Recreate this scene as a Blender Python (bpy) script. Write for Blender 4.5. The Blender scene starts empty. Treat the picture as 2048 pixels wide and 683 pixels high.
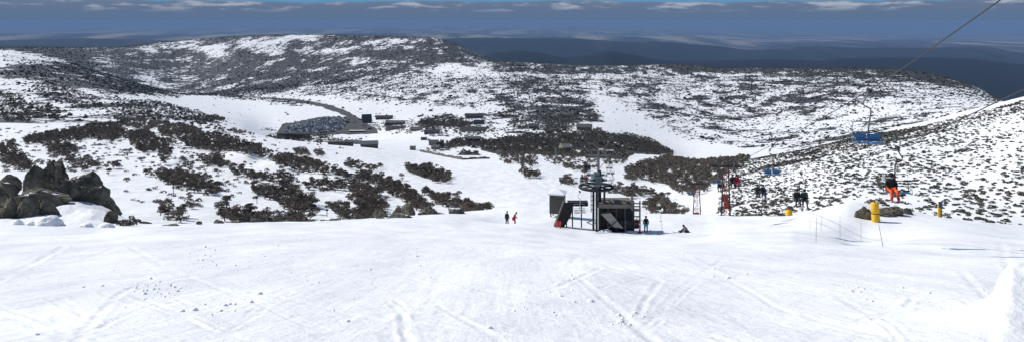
import bpy, bmesh, math, random
import numpy as np
from mathutils import Vector, Matrix

random.seed(7)
RNG = np.random.default_rng(11)
SC = bpy.context.scene
COL = SC.collection
R = math.radians

# ------------------------------------------------------------------ camera
F = 1577.0      # focal length in pixels of the 2048 wide photograph
HZ = 42.0       # row of the level line of sight
CX = 1024.0
cam_d = bpy.data.cameras.new('camera')
cam = bpy.data.objects.new('camera', cam_d)
COL.objects.link(cam)
cam_d.sensor_width = 36.0
cam_d.lens = F / 2048.0 * 36.0
cam_d.shift_y = -(341.5 - HZ) / 2048.0
cam_d.clip_start = 0.1
cam_d.clip_end = 400000.0
cam.rotation_euler = (R(90), 0, 0)
SC.camera = cam

# ------------------------------------------------------------------ numpy tools
_perm = np.random.default_rng(3).permutation(256)
_grad = np.random.default_rng(4).uniform(-1, 1, (256, 2))


def gnoise(x, y):
    xi = np.floor(x).astype(np.int64); yi = np.floor(y).astype(np.int64)
    fx = x - xi; fy = y - yi
    ux = fx * fx * fx * (fx * (fx * 6 - 15) + 10); uy = fy * fy * fy * (fy * (fy * 6 - 15) + 10)

    def g(ax, ay, dx, dy):
        h = _perm[(_perm[ax & 255] + ay) & 255]
        v = _grad[h]
        return v[..., 0] * dx + v[..., 1] * dy
    a = g(xi, yi, fx, fy); b = g(xi + 1, yi, fx - 1, fy)
    c = g(xi, yi + 1, fx, fy - 1); d = g(xi + 1, yi + 1, fx - 1, fy - 1)
    return (a + ux * (b - a)) * (1 - uy) + (c + ux * (d - c)) * uy


def fbm(x, y, octs=4, gain=.5):
    s = 0.0; a = 1.0; t = 0.0
    for i in range(octs):
        s = s + a * gnoise(x * 2 ** i + 17.3 * i, y * 2 ** i - 9.1 * i)
        t += a; a *= gain
    return s / t * 1.6


def smooth(a, b, x):
    t = np.clip((x - a) / (b - a), 0, 1)
    return t * t * (3 - 2 * t)


def pchip(x, y, xq):
    x = np.asarray(x, float); y = np.asarray(y, float)
    h = np.diff(x); dl = np.diff(y) / h
    m = np.zeros_like(y)
    if len(x) == 2:
        m[:] = dl[0]
    else:
        w1 = 2 * h[1:] + h[:-1]; w2 = h[1:] + 2 * h[:-1]
        ok = dl[:-1] * dl[1:] > 0
        with np.errstate(divide='ignore', invalid='ignore'):
            mm = (w1 + w2) / (w1 / dl[:-1] + w2 / dl[1:])
        m[1:-1] = np.where(ok, mm, 0)
        m[0] = dl[0]; m[-1] = dl[-1]
    xq = np.clip(xq, x[0], x[-1])
    i = np.clip(np.searchsorted(x, xq) - 1, 0, len(x) - 2)
    t = (xq - x[i]) / h[i]
    t2 = t * t; t3 = t2 * t
    return (2 * t3 - 3 * t2 + 1) * y[i] + (t3 - 2 * t2 + t) * h[i] * m[i] + (-2 * t3 + 3 * t2) * y[i + 1] + (t3 - t2) * h[i] * m[i + 1]


def in_poly(px, py, poly):
    P = np.asarray(poly, float)
    out = np.zeros(px.shape, bool)
    box = (px >= P[:, 0].min()) & (px <= P[:, 0].max()) & (py >= P[:, 1].min()) & (py <= P[:, 1].max())
    idx = np.nonzero(box.ravel())[0]
    if len(idx) == 0:
        return out
    X = px.ravel()[idx]; Y = py.ravel()[idx]
    r = np.zeros(len(idx), bool)
    n = len(P)
    for i in range(n):
        x0, y0 = P[i]; x1, y1 = P[(i + 1) % n]
        if y0 == y1:
            continue
        c = ((Y < y0) != (Y < y1)) & (X < (x1 - x0) * (Y - y0) / (y1 - y0) + x0)
        r ^= c
    o = out.ravel(); o[idx] = r
    return o.reshape(px.shape)


# ------------------------------------------------------------------ object tools
def tag(o, label=None, cat=None, group=None, kind=None):
    if label: o['label'] = label
    if cat: o['category'] = cat
    if group: o['group'] = group
    if kind: o['kind'] = kind
    return o


def link(name, me, parent=None):
    o = bpy.data.objects.new(name, me)
    COL.objects.link(o)
    if parent is not None:
        o.parent = parent
    return o


def empty(name, loc, rz=0.0, label=None, cat=None, group=None):
    o = bpy.data.objects.new(name, None)
    o.empty_display_size = .2
    COL.objects.link(o)
    o.location = loc
    o.rotation_euler = (0, 0, rz)
    return tag(o, label, cat, group)


def mesh_np(name, V, Fc, mats=(), mat_idx=None, smooth_shade=False):
    V = np.asarray(V, np.float32); Fc = np.asarray(Fc, np.int32)
    me = bpy.data.meshes.new(name)
    n, k = Fc.shape
    me.vertices.add(len(V)); me.vertices.foreach_set('co', V.ravel())
    me.loops.add(n * k); me.loops.foreach_set('vertex_index', Fc.ravel())
    me.polygons.add(n); me.polygons.foreach_set('loop_start', np.arange(0, n * k, k, dtype=np.int32))
    if mat_idx is not None:
        me.polygons.foreach_set('material_index', np.asarray(mat_idx, np.int32))
    for m in mats:
        me.materials.append(m)
    me.update(calc_edges=True)
    if smooth_shade:
        me.polygons.foreach_set('use_smooth', np.ones(n, bool))
    return me


class MB:
    """collects boxes, bars and tubes and builds ONE mesh"""
    def __init__(s):
        s.v = []; s.f = []

    def box(s, c, size, rot=None):
        x, y, z = [q / 2 for q in size]
        b = len(s.v)
        M = Matrix.Rotation(rot[0], 3, rot[1]) if rot else None
        for p in ((-x, -y, -z), (x, -y, -z), (x, y, -z), (-x, y, -z), (-x, -y, z), (x, -y, z), (x, y, z), (-x, y, z)):
            q = Vector(p)
            if M: q = M @ q
            s.v.append(tuple(q + Vector(c)))
        for f in ((0, 3, 2, 1), (4, 5, 6, 7), (0, 1, 5, 4), (1, 2, 6, 5), (2, 3, 7, 6), (3, 0, 4, 7)):
            s.f.append(tuple(b + i for i in f))
        return s

    def prism(s, poly, y0, y1):
        """polygon in x,z extruded along y"""
        b = len(s.v); n = len(poly)
        for y in (y0, y1):
            for (x, z) in poly: s.v.append((x, y, z))
        s.f.append(tuple(range(b, b + n))); s.f.append(tuple(range(b + 2 * n - 1, b + n - 1, -1)))
        for i in range(n):
            j = (i + 1) % n
            s.f.append((b + j, b + i, b + n + i, b + n + j))
        return s

    def tube(s, pts, r, n=8, r1=None, cap=True):
        pts = [Vector(p) for p in pts]
        b = len(s.v)
        for i, p in enumerate(pts):
            if i == 0: d = pts[1] - p
            elif i == len(pts) - 1: d = p - pts[-2]
            else: d = pts[i + 1] - pts[i - 1]
            d = d.normalized()
            a = d.cross(Vector((0, 0, 1)))
            if a.length < .05: a = d.cross(Vector((0, 1, 0)))
            a.normalize(); c = a.cross(d)
            rr = r if r1 is None else r + (r1 - r) * i / (len(pts) - 1)
            for k in range(n):
                t = 2 * math.pi * k / n
                s.v.append(tuple(p + a * (rr * math.cos(t)) + c * (rr * math.sin(t))))
        for i in range(len(pts) - 1):
            for k in range(n):
                k2 = (k + 1) % n
                s.f.append((b + i * n + k, b + i * n + k2, b + (i + 1) * n + k2, b + (i + 1) * n + k))
        if cap:
            s.f.append(tuple(range(b + n - 1, b - 1, -1)))
            e = b + (len(pts) - 1) * n
            s.f.append(tuple(range(e, e + n)))
        return s

    def lathe(s, prof, c=(0, 0, 0), n=16):
        b = len(s.v)
        for (r, z) in prof:
            for k in range(n):
                t = 2 * math.pi * k / n
                s.v.append((c[0] + r * math.cos(t), c[1] + r * math.sin(t), c[2] + z))
        for i in range(len(prof) - 1):
            for k in range(n):
                k2 = (k + 1) % n
                s.f.append((b + i * n + k, b + i * n + k2, b + (i + 1) * n + k2, b + (i + 1) * n + k))
        s.f.append(tuple(range(b + n - 1, b - 1, -1)))
        e = b + (len(prof) - 1) * n
        s.f.append(tuple(range(e, e + n)))
        return s

    def mesh(s, name, mat, sm=False, bevel=0):
        me = bpy.data.meshes.new(name)
        me.from_pydata(s.v, [], s.f)
        if bevel:
            bm = bmesh.new(); bm.from_mesh(me)
            bmesh.ops.bevel(bm, geom=list(bm.edges), offset=bevel, segments=1, affect='EDGES')
            bm.to_mesh(me); bm.free()
        me.materials.append(mat)
        if sm:
            for p in me.polygons: p.use_smooth = True
        me.update()
        return me

    def build(s, name, mat, parent=None, sm=False, bevel=0):
        return link(name, s.mesh(name, mat, sm, bevel), parent)


# ------------------------------------------------------------------ materials
def nodes_of(m):
    m.use_nodes = True
    return m.node_tree.nodes, m.node_tree.links


def mat(name, col, rough=.7, metal=0.0, var=.12, scale=4.0, spec=.3, bump=0.0, bscale=None):
    m = bpy.data.materials.new(name)
    n, l = nodes_of(m)
    b = n['Principled BSDF']
    b.inputs['Roughness'].default_value = rough
    b.inputs['Metallic'].default_value = metal
    b.inputs['Specular IOR Level'].default_value = spec
    tc = n.new('ShaderNodeTexCoord')
    nz = n.new('ShaderNodeTexNoise'); nz.inputs['Scale'].default_value = scale; nz.inputs['Detail'].default_value = 4
    l.new(tc.outputs['Object'], nz.inputs['Vector'])
    rp = n.new('ShaderNodeValToRGB')
    rp.color_ramp.elements[0].position = .3; rp.color_ramp.elements[1].position = .7
    rp.color_ramp.elements[0].color = (*[max(0, c * (1 - var)) for c in col], 1)
    rp.color_ramp.elements[1].color = (*[min(1, c * (1 + var)) for c in col], 1)
    l.new(nz.outputs['Fac'], rp.inputs['Fac'])
    l.new(rp.outputs['Color'], b.inputs['Base Color'])
    if bump:
        nb = n.new('ShaderNodeTexNoise'); nb.inputs['Scale'].default_value = bscale or scale * 3; nb.inputs['Detail'].default_value = 6
        l.new(tc.outputs['Object'], nb.inputs['Vector'])
        bp = n.new('ShaderNodeBump'); bp.inputs['Strength'].default_value = .7; bp.inputs['Distance'].default_value = bump
        l.new(nb.outputs['Fac'], bp.inputs['Height']); l.new(bp.outputs['Normal'], b.inputs['Normal'])
    return m


def leafmat(name, c0, c1):
    """foliage: colour differs from plant to plant and from leaf cluster to leaf cluster"""
    m = bpy.data.materials.new(name)
    n, l = nodes_of(m)
    b = n['Principled BSDF']; b.inputs['Roughness'].default_value = .75; b.inputs['Specular IOR Level'].default_value = .15
    g = n.new('ShaderNodeNewGeometry'); oi = n.new('ShaderNodeObjectInfo')
    ad = n.new('ShaderNodeMath'); ad.operation = 'MULTIPLY_ADD'; ad.inputs[1].default_value = .45
    l.new(g.outputs['Random Per Island'], ad.inputs[0])
    m2 = n.new('ShaderNodeMath'); m2.operation = 'MULTIPLY'; m2.inputs[1].default_value = .55
    l.new(oi.outputs['Random'], m2.inputs[0]); l.new(m2.outputs[0], ad.inputs[2])
    rp = n.new('ShaderNodeValToRGB')
    rp.color_ramp.elements[0].color = (*c0, 1); rp.color_ramp.elements[1].color = (*c1, 1)
    l.new(ad.outputs[0], rp.inputs['Fac']); l.new(rp.outputs['Color'], b.inputs['Base Color'])
    return m


M_leaf = leafmat('gum_leaves', (.058, .049, .043), (.205, .170, .138))
M_leaf_far = leafmat('gum_leaves_distant', (.060, .051, .046), (.200, .170, .140))
M_heath = leafmat('heath_leaves', (.058, .059, .048), (.200, .192, .152))
M_bark = mat('snow_gum_bark', (.13, .11, .09), .8, var=.3)
M_steel = mat('galvanised_steel', (.14, .15, .155), .6, .1, var=.2)
M_dark = mat('dark_painted_steel', (.032, .036, .04), .7, 0, var=.2, spec=.15)
M_greensteel = mat('grey_green_painted_steel', (.10, .13, .13), .6, .0, var=.2)
M_palesteel = mat('pale_grey_chair_steel', (.36, .40, .40), .5, .1, var=.15)
M_cable = mat('wire_rope', (.045, .047, .05), .6, .3, scale=20)
M_blue = mat('blue_seat_plastic', (.065, .19, .37), .5, var=.15)
M_red = mat('red_safety_padding', (.26, .045, .035), .7, var=.25, scale=3)
M_redpaint = mat('red_weathered_paint', (.30, .055, .04), .65, var=.3, scale=3)
M_redwhite = mat('red_post_paint', (.62, .06, .05), .5)
M_white = mat('white_painted_band', (.75, .75, .74), .6, var=.05)
M_yellow = mat('yellow_foam_pad', (.74, .42, .02), .6, var=.1, scale=2, bump=.01)
M_timber = mat('weathered_timber', (.15, .135, .115), .85, var=.3, scale=3)
M_darktimber = mat('dark_stained_timber', (.045, .045, .05), .8, var=.3, scale=3)
M_blacktimber_shade = mat('black_timber_and_shade', (.018, .019, .022), .85, var=.3, scale=3)  # near-black for ramp timber and for the painted shade under the deck
M_board = mat('pale_weathered_plywood', (.33, .31, .27), .8, var=.2, scale=2.5)
M_hut = mat('dark_green_hut_cladding', (.075, .078, .066), .8, var=.15, scale=2)
M_glass = mat('dark_window_glass', (.02, .024, .028), .15, var=.1, spec=.5)
M_bamboo = mat('bamboo_cane', (.30, .24, .17), .7, var=.3, scale=8)
M_asphalt = mat('wet_asphalt', (.060, .058, .055), .8, var=.3, scale=.08)
M_stonewall = mat('dark_stone_wall', (.11, .10, .09), .9, var=.35, scale=.5)
M_tin_grey = mat('grey_tin_roof', (.10, .105, .11), .6, var=.15, scale=.3)
M_tin_dark = mat('dark_tin_roof', (.055, .055, .06), .6, var=.2, scale=.3)
M_tin_beige = mat('beige_tin_roof', (.33, .30, .25), .6, var=.1, scale=.3)
M_wall_brown = mat('brown_timber_wall', (.075, .062, .052), .8, var=.2, scale=.4)
M_wall_grey = mat('grey_lodge_wall', (.18, .175, .165), .8, var=.15, scale=.4)
M_wall_blue = mat('dark_blue_lodge_wall', (.045, .055, .09), .8, var=.15, scale=.4)
M_wall_stone = mat('stone_lodge_wall', (.22, .20, .17), .85, var=.3, scale=.6)
M_snowroof = mat('snow_covered_roof', (.84, .86, .88), .6, var=.03, scale=.5)
M_skin = mat('skin', (.50, .30, .22), .6, var=.05)


def granite():
    m = bpy.data.materials.new('lichen_granite')
    n, l = nodes_of(m)
    b = n['Principled BSDF']; b.inputs['Roughness'].default_value = .9; b.inputs['Specular IOR Level'].default_value = .15
    tc = n.new('ShaderNodeNewGeometry')
    a = n.new('ShaderNodeTexNoise'); a.inputs['Scale'].default_value = .9; a.inputs['Detail'].default_value = 8; a.inputs['Roughness'].default_value = .65
    l.new(tc.outputs['Position'], a.inputs['Vector'])
    r = n.new('ShaderNodeValToRGB')
    e = r.color_ramp.elements
    e[0].position = .3; e[0].color = (.046, .044, .038, 1)
    e[1].position = .75; e[1].color = (.27, .25, .195, 1)
    x = r.color_ramp.elements.new(.5); x.color = (.135, .125, .10, 1)
    l.new(a.outputs['Fac'], r.inputs['Fac'])
    # snow caught on flat ledges
    sp = n.new('ShaderNodeSeparateXYZ'); l.new(tc.outputs['Normal'], sp.inputs[0])
    q = n.new('ShaderNodeTexNoise'); q.inputs['Scale'].default_value = .8; q.inputs['Detail'].default_value = 5
    l.new(tc.outputs['Position'], q.inputs['Vector'])
    ad = n.new('ShaderNodeMath'); ad.operation = 'ADD'; l.new(sp.outputs['Z'], ad.inputs[0]); l.new(q.outputs['Fac'], ad.inputs[1])
    mr = n.new('ShaderNodeMapRange'); mr.inputs['From Min'].default_value = 1.50; mr.inputs['From Max'].default_value = 1.53; l.new(ad.outputs[0], mr.inputs['Value'])
    mx = n.new('ShaderNodeMix'); mx.data_type = 'RGBA'; l.new(mr.outputs[0], mx.inputs['Factor']); l.new(r.outputs['Color'], mx.inputs['A']); mx.inputs['B'].default_value = (.82, .84, .87, 1)
    l.new(mx.outputs['Result'], b.inputs['Base Color'])
    v = n.new('ShaderNodeTexNoise'); v.inputs['Scale'].default_value = 3.2; v.inputs['Detail'].default_value = 9; v.inputs['Roughness'].default_value = .7
    l.new(tc.outputs['Position'], v.inputs['Vector'])
    bp = n.new('ShaderNodeBump'); bp.inputs['Strength'].default_value = .9; bp.inputs['Distance'].default_value = .25
    l.new(v.outputs['Fac'], bp.inputs['Height']); l.new(bp.outputs['Normal'], b.inputs['Normal'])
    return m


M_rock = granite()


def snow_ground():
    """snow with heath ground cover where the 'cover' attribute says the snow has melted off"""
    m = bpy.data.materials.new('snow_and_heath_ground')
    n, l = nodes_of(m)
    b = n['Principled BSDF']; b.inputs['Specular IOR Level'].default_value = .2
    geo = n.new('ShaderNodeNewGeometry')

    def noise(scale, det=4, vec=None, rough=.55):
        q = n.new('ShaderNodeTexNoise'); q.inputs['Scale'].default_value = scale
        q.inputs['Detail'].default_value = det; q.inputs['Roughness'].default_value = rough
        l.new(vec or geo.outputs['Position'], q.inputs['Vector'])
        return q.outputs['Fac']

    def mth(op, a, bb):
        q = n.new('ShaderNodeMath'); q.operation = op
        for i, v in enumerate((a, bb)):
            if isinstance(v, (int, float)): q.inputs[i].default_value = v
            else: l.new(v, q.inputs[i])
        return q.outputs[0]

    def mapped(rot, sc):
        q = n.new('ShaderNodeMapping'); q.inputs['Rotation'].default_value = (0, 0, rot); q.inputs['Scale'].default_value = sc
        l.new(geo.outputs['Position'], q.inputs['Vector'])
        return q.outputs['Vector']
    at = n.new('ShaderNodeAttribute'); at.attribute_name = 'cover'
    near = n.new('ShaderNodeAttribute'); near.attribute_name = 'piste'
    # snow albedo: old snow a little greyer in patches
    sr = n.new('ShaderNodeValToRGB')
    sr.color_ramp.elements[0].position = .32; sr.color_ramp.elements[0].color = (.70, .715, .745, 1)
    sr.color_ramp.elements[1].position = .66; sr.color_ramp.elements[1].color = (.90, .91, .915, 1)
    l.new(noise(1.0, 6, mapped(R(20), (.34, .10, .2)), .62), sr.inputs['Fac'])
    hr = n.new('ShaderNodeValToRGB')
    hr.color_ramp.elements[0].position = .36; hr.color_ramp.elements[0].color = (.024, .024, .025, 1)
    hr.color_ramp.elements[1].position = .66; hr.color_ramp.elements[1].color = (.092, .085, .074, 1)
    l.new(noise(.03, 9, None, .75), hr.inputs['Fac'])
    j = mth('SUBTRACT', noise(.17, 6, None, .72), .5)
    j2 = mth('SUBTRACT', noise(1.0, 6, mapped(0, (.045, .022, .03)), .68), .5)
    j3 = mth('SUBTRACT', noise(1.0, 5, mapped(R(15), (.013, .0065, .01)), .66), .5)
    fac = mth('ADD', at.outputs['Fac'], mth('ADD', mth('MULTIPLY', j, 4.5), mth('ADD', mth('MULTIPLY', j2, 6.0), mth('MULTIPLY', j3, 7.0))))
    rp = n.new('ShaderNodeMapRange'); rp.interpolation_type = 'SMOOTHSTEP'
    rp.inputs['From Min'].default_value = -.18; rp.inputs['From Max'].default_value = .18
    l.new(fac, rp.inputs['Value'])
    mx = n.new('ShaderNodeMix'); mx.data_type = 'RGBA'
    l.new(rp.outputs['Result'], mx.inputs['Factor']); l.new(sr.outputs['Color'], mx.inputs['A']); l.new(hr.outputs['Color'], mx.inputs['B'])
    l.new(mx.outputs['Result'], b.inputs['Base Color'])
    b.inputs['Roughness'].default_value = .6
    # bumps: crossing ski tracks, chatter and crust
    t1 = noise(1.0, 3, mapped(R(38), (3.2, .16, 1)))
    t2 = noise(1.0, 3, mapped(R(-24), (3.6, .13, 1)))
    t3 = noise(1.0, 3, mapped(R(74), (4.5, .2, 1)))
    c1 = noise(1.1, 5); c2 = noise(7.0, 5, None, .65)
    h = mth('ADD', mth('ADD', mth('MULTIPLY', t1, .016), mth('MULTIPLY', t2, .018)), mth('ADD', mth('MULTIPLY', c1, .075), mth('MULTIPLY', c2, .012)))
    h = mth('ADD', h, mth('MULTIPLY', t3, .012))
    h = mth('ADD', h, mth('MULTIPLY', noise(2.6, 6, None, .7), .06))
    h = mth('MULTIPLY', h, near.outputs['Fac'])
    bp = n.new('ShaderNodeBump'); bp.inputs['Strength'].default_value = 1.0; bp.inputs['Distance'].default_value = 1.0
    l.new(h, bp.inputs['Height']); l.new(bp.outputs['Normal'], b.inputs['Normal'])
    return m


M_snow = snow_ground()
M_clod = mat('crusty_snow_lump', (.86, .87, .885), .6, var=.04, scale=3, bump=.03, bscale=9)

# ------------------------------------------------------------------ terrain from surveyed rings
# every ring: (column, metres away, row) - a line on the ground that runs across the whole view
RINGS = [
    [(-330, 2, 1290), (1024, 2, 1290), (2380, 2, 1290)],
    [(-330, 10, 680), (1024, 10, 685), (2380, 10, 682)],
    [(-330, 20, 545), (0, 20, 552), (1024, 20, 562), (1700, 20, 560), (2380, 20, 562)],
    [(-330, 38, 470), (0, 38, 478), (300, 38, 482), (650, 38, 488), (1024, 38, 498), (1300, 38, 500), (1700, 38, 497), (2048, 38, 500), (2380, 38, 503)],
    [(-330, 58, 442), (0, 58, 444), (120, 58, 448), (250, 58, 453), (330, 60, 452), (500, 62, 455), (720, 72, 450), (860, 78, 449), (970, 84, 450), (1024, 86, 450), (1110, 86, 456), (1190, 86, 462), (1300, 86, 464), (1400, 86, 461), (1500, 82, 455), (1640, 70, 456), (1755, 74, 447), (1880, 72, 447), (2048, 70, 462), (2380, 70, 476)],
    [(-330, 74, 380), (-100, 74, 384), (0, 74, 388), (60, 74, 388), (120, 73, 392), (180, 71, 404), (240, 69, 432), (290, 68, 446), (330, 68, 447), (500, 76, 444), (650, 86, 441), (720, 90, 437), (860, 100, 428), (970, 112, 419), (1050, 112, 413), (1110, 110, 413), (1190, 110, 416), (1290, 108, 427), (1400, 105, 429), (1480, 103, 431), (1580, 98, 431), (1600, 92, 424), (1640, 84, 417), (1700, 81, 411), (1770, 82, 415), (1830, 82, 424), (1880, 82, 433), (1960, 82, 442), (2048, 82, 449), (2380, 82, 466)],
    None,   # the drop behind the crest, worked out below
    [(-330, 150, 446), (0, 150, 448), (250, 160, 452), (500, 185, 447), (720, 200, 440), (860, 210, 431), (970, 225, 421), (1050, 230, 414), (1150, 230, 416), (1290, 220, 429), (1400, 190, 432), (1480, 165, 434), (1580, 145, 434), (1700, 130, 427), (1800, 128, 433), (1960, 122, 445), (2048, 118, 454), (2380, 115, 470)],
    [(-330, 260, 350), (0, 260, 350), (250, 270, 352), (500, 300, 345), (720, 330, 345), (860, 340, 350), (970, 360, 345), (1050, 370, 342), (1150, 375, 346), (1290, 360, 358), (1400, 280, 375), (1480, 230, 380), (1580, 205, 370), (1700, 185, 350), (1800, 175, 345), (1960, 160, 340), (2048, 150, 335), (2380, 140, 320)],
    [(-330, 430, 270), (0, 430, 272), (250, 440, 275), (500, 470, 285), (720, 520, 300), (860, 560, 310), (970, 580, 307), (1050, 600, 303), (1150, 620, 305), (1290, 560, 322), (1400, 400, 332), (1480, 330, 325), (1580, 300, 308), (1700, 280, 281), (1800, 265, 263), (1900, 255, 243), (1960, 245, 228), (2048, 235, 204), (2380, 220, 120)],
    [(-330, 620, 235), (0, 620, 238), (250, 640, 248), (430, 680, 258), (500, 720, 268), (560, 800, 278), (640, 850, 283), (720, 880, 283), (860, 850, 279), (970, 880, 276), (1050, 890, 272), (1150, 900, 272), (1290, 850, 294), (1400, 650, 325), (1480, 560, 325), (1580, 520, 315), (1700, 500, 300), (1800, 480, 285), (1960, 460, 260), (2048, 450, 240), (2380, 440, 190)],
    [(-330, 950, 200), (0, 950, 205), (250, 1000, 212), (400, 1100, 235), (480, 1215, 250), (520, 1290, 262), (550, 1322, 268), (650, 1330, 269), (730, 1330, 268), (790, 1300, 263), (860, 1250, 257), (970, 1200, 254), (1050, 1200, 252), (1150, 1250, 250), (1290, 1250, 268), (1400, 1100, 292), (1480, 1000, 295), (1580, 950, 290), (1700, 900, 275), (1800, 850, 262), (1960, 800, 235), (2048, 780, 218), (2380, 760, 180)],
    [(-330, 1400, 155), (0, 1400, 160), (150, 1450, 168), (250, 1500, 185), (350, 1600, 205), (500, 1700, 225), (560, 1640, 232), (690, 1640, 232), (780, 1700, 225), (860, 1700, 221), (1050, 1700, 216), (1150, 1700, 214), (1290, 1700, 223), (1400, 1650, 236), (1480, 1600, 239), (1580, 1500, 236), (1700, 1400, 226), (1800, 1300, 216), (1960, 1200, 206), (2048, 1150, 206), (2380, 1100, 180)],
    [(-330, 1900, 100), (0, 1900, 104), (60, 1920, 112), (130, 1950, 126), (190, 2000, 143), (300, 2200, 174), (370, 2350, 190), (480, 2400, 195), (600, 2400, 190), (750, 2300, 180), (860, 2200, 178), (1050, 2200, 175), (1150, 2200, 173), (1290, 2200, 176), (1400, 2150, 183), (1580, 2000, 181), (1700, 1850, 177), (1800, 1750, 176), (1900, 1700, 180), (1960, 1650, 190), (2048, 1600, 212), (2380, 1600, 220)],
    [(-330, 2500, 128), (0, 2500, 130), (100, 2600, 142), (190, 2700, 165), (300, 2900, 180), (370, 3000, 184), (480, 3000, 172), (600, 3000, 162), (750, 2800, 158), (860, 2700, 155), (1050, 2600, 151), (1150, 2600, 151), (1290, 2600, 153), (1400, 2550, 156), (1580, 2400, 156), (1700, 2200, 153), (1800, 2100, 153), (1900, 2000, 163), (1960, 1950, 180), (2048, 1900, 225), (2380, 1900, 240)],
    [(-330, 3000, 122), (0, 3000, 118), (100, 3100, 124), (190, 3200, 136), (300, 3400, 151), (370, 3500, 160), (480, 3500, 149), (600, 3500, 139), (750, 3300, 134), (860, 3200, 131), (960, 3100, 125), (1050, 3000, 126), (1200, 2950, 132), (1350, 2900, 130), (1440, 2800, 136), (1580, 2700, 137), (1720, 2500, 138), (1780, 2400, 139), (1850, 2300, 146), (1900, 2250, 157), (1960, 2200, 178), (2048, 2150, 230), (2380, 2150, 250)],
    [(-330, 3400, 108), (0, 3400, 108), (100, 3500, 110), (190, 3700, 114), (300, 3900, 120), (370, 4000, 122), (480, 4000, 109), (600, 4000, 104), (750, 3800, 104), (860, 3700, 104), (920, 3600, 112), (960, 3500, 122), (1000, 3450, 138), (1050, 3400, 158), (1200, 3350, 165), (1440, 3200, 165), (1720, 2900, 168), (1850, 2700, 180), (1960, 2600, 215), (2380, 2600, 260)],
    [(-330, 4000, 97), (0, 4000, 96), (120, 4100, 96), (170, 4200, 96), (250, 4400, 94), (330, 4600, 85), (440, 4700, 76), (560, 4700, 70), (650, 4600, 70), (760, 4400, 73), (850, 4200, 75), (880, 4150, 79), (905, 4100, 87), (930, 4050, 97), (960, 3950, 111), (990, 3850, 126), (1020, 3800, 150), (1060, 3800, 200), (1200, 3800, 220), (1440, 3700, 220), (1720, 3500, 230), (1850, 3300, 240), (1960, 3200, 265), (2380, 3200, 300)],
]
NC = 1232
pxs = np.linspace(-330, 2380, NC)
us = (pxs - CX) / F
D = []; Z = []
for r in RINGS:
    if r is None:
        D.append(None); Z.append(None); continue
    a = np.array(r, float)
    d = pchip(a[:, 0], a[:, 1], pxs); row = pchip(a[:, 0], a[:, 2], pxs)
    D.append(d); Z.append(-d * (row - HZ) / F)
D[6] = D[5] * .55 + D[7] * .45
Z[6] = Z[5] * .42 + Z[7] * .58
D.append(D[-1] * 1.15); Z.append(np.minimum(Z[-1] - 60, Z[-1] * 1.3))
D.append(np.maximum(D[-1] * 1.2, 6600)); Z.append(np.full(NC, -1080.))
D = np.array(D); Z = np.array(Z)
NR = 1040
ds = np.exp(np.linspace(math.log(2.2), math.log(6500), NR))
ZG = np.empty((NR, NC))
for i in range(NC):
    ZG[:, i] = pchip(D[:, i], Z[:, i], ds)
# light smoothing across the columns
for _ in range(3):
    ZG[:, 1:-1] = .25 * ZG[:, :-2] + .5 * ZG[:, 1:-1] + .25 * ZG[:, 2:]
XG = us[None, :] * ds[:, None]
YG = np.repeat(ds[:, None], NC, 1)
PXG = np.repeat(pxs[None, :], NR, 0)
ZB = ZG.copy()
# rolls and drifts
ZG += smooth(120, 200, YG) * (1 - smooth(1500, 2600, YG)) * (.55 * fbm(XG / 28, YG / 28, 3) + .9 * fbm(XG / 95, YG / 95, 2) * smooth(250, 500, YG))
ZG += smooth(1500, 2600, YG) * (3.2 * fbm(XG / 170, YG / 170, 4) + 1.2 * fbm(XG / 45, YG / 60, 2))
nearw = 1 - smooth(95, 150, YG)
ZG += nearw * smooth(3, 9, YG) * (.10 * fbm(XG / 6.5, YG / 6.5, 3) + .022 * fbm(XG / 1.6, YG / 1.6, 3))
# rougher, drifted snow round the rocks on the left and round the mound on the right
rough_l = smooth(300, 200, PXG) * smooth(56, 62, YG) * (1 - smooth(78, 95, YG))
ZG += rough_l * (.45 * fbm(XG / 2.6, YG / 2.6, 4))
# a dip behind the roll where two skiers stand
ZG -= .75 * np.exp(-((XG + .2) / 3.2) ** 2 - ((YG - 94.5) / 3.6) ** 2)
# wind drifts on the left run: long gentle side to the left, steep lee side to the right
for (bx, by, bh) in ((-122, 365, 2.6), (-92, 325, 2.6), (-74, 318, 2.4), (-140, 330, 1.2), (-62, 300, 1.6)):
    dx = XG - bx + .25 * (YG - by); ww = np.where(dx > 0, 3.2, 11.0)
    ZG += bh * np.exp(-(dx / ww) ** 2) * np.exp(-((YG - by) / 22) ** 2)
# snow bank at the right edge of the near slope
bank = pchip([1720, 1850, 1905, 1955, 1984, 1994, 2008, 2030, 2150, 2250, 2380], [0, .05, .14, .28, .40, .60, .80, .88, .88, .5, .3], pxs)[None, :]
bk = smooth(9.3, 12.2, YG) * (1 - smooth(12.7, 13.5, YG))
ZG += bank * bk * (1 + .06 * fbm(XG / .5, YG / .5, 3))

ROWG = HZ - F * ZG / YG
RUNMIN = np.minimum.accumulate(ROWG, 0)
VISG = ROWG - np.vstack([np.full((1, NC), 5000.), RUNMIN[:-1]])   # > 0: hidden behind nearer ground


def samp(G, x, y):
    x = np.asarray(x, float); y = np.asarray(y, float)
    ci = np.clip((x / y * F + CX - pxs[0]) / (pxs[1] - pxs[0]), 0, NC - 1.001)
    ri = np.clip((np.log(y) - math.log(ds[0])) / (math.log(ds[1]) - math.log(ds[0])), 0, NR - 1.001)
    c = ci.astype(int); r = ri.astype(int); a = ci - c; b = ri - r
    return (G[r, c] * (1 - a) + G[r, c + 1] * a) * (1 - b) + (G[r + 1, c] * (1 - a) + G[r + 1, c + 1] * a) * b


def gz(x, y):
    return float(samp(ZG, x, y))


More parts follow.
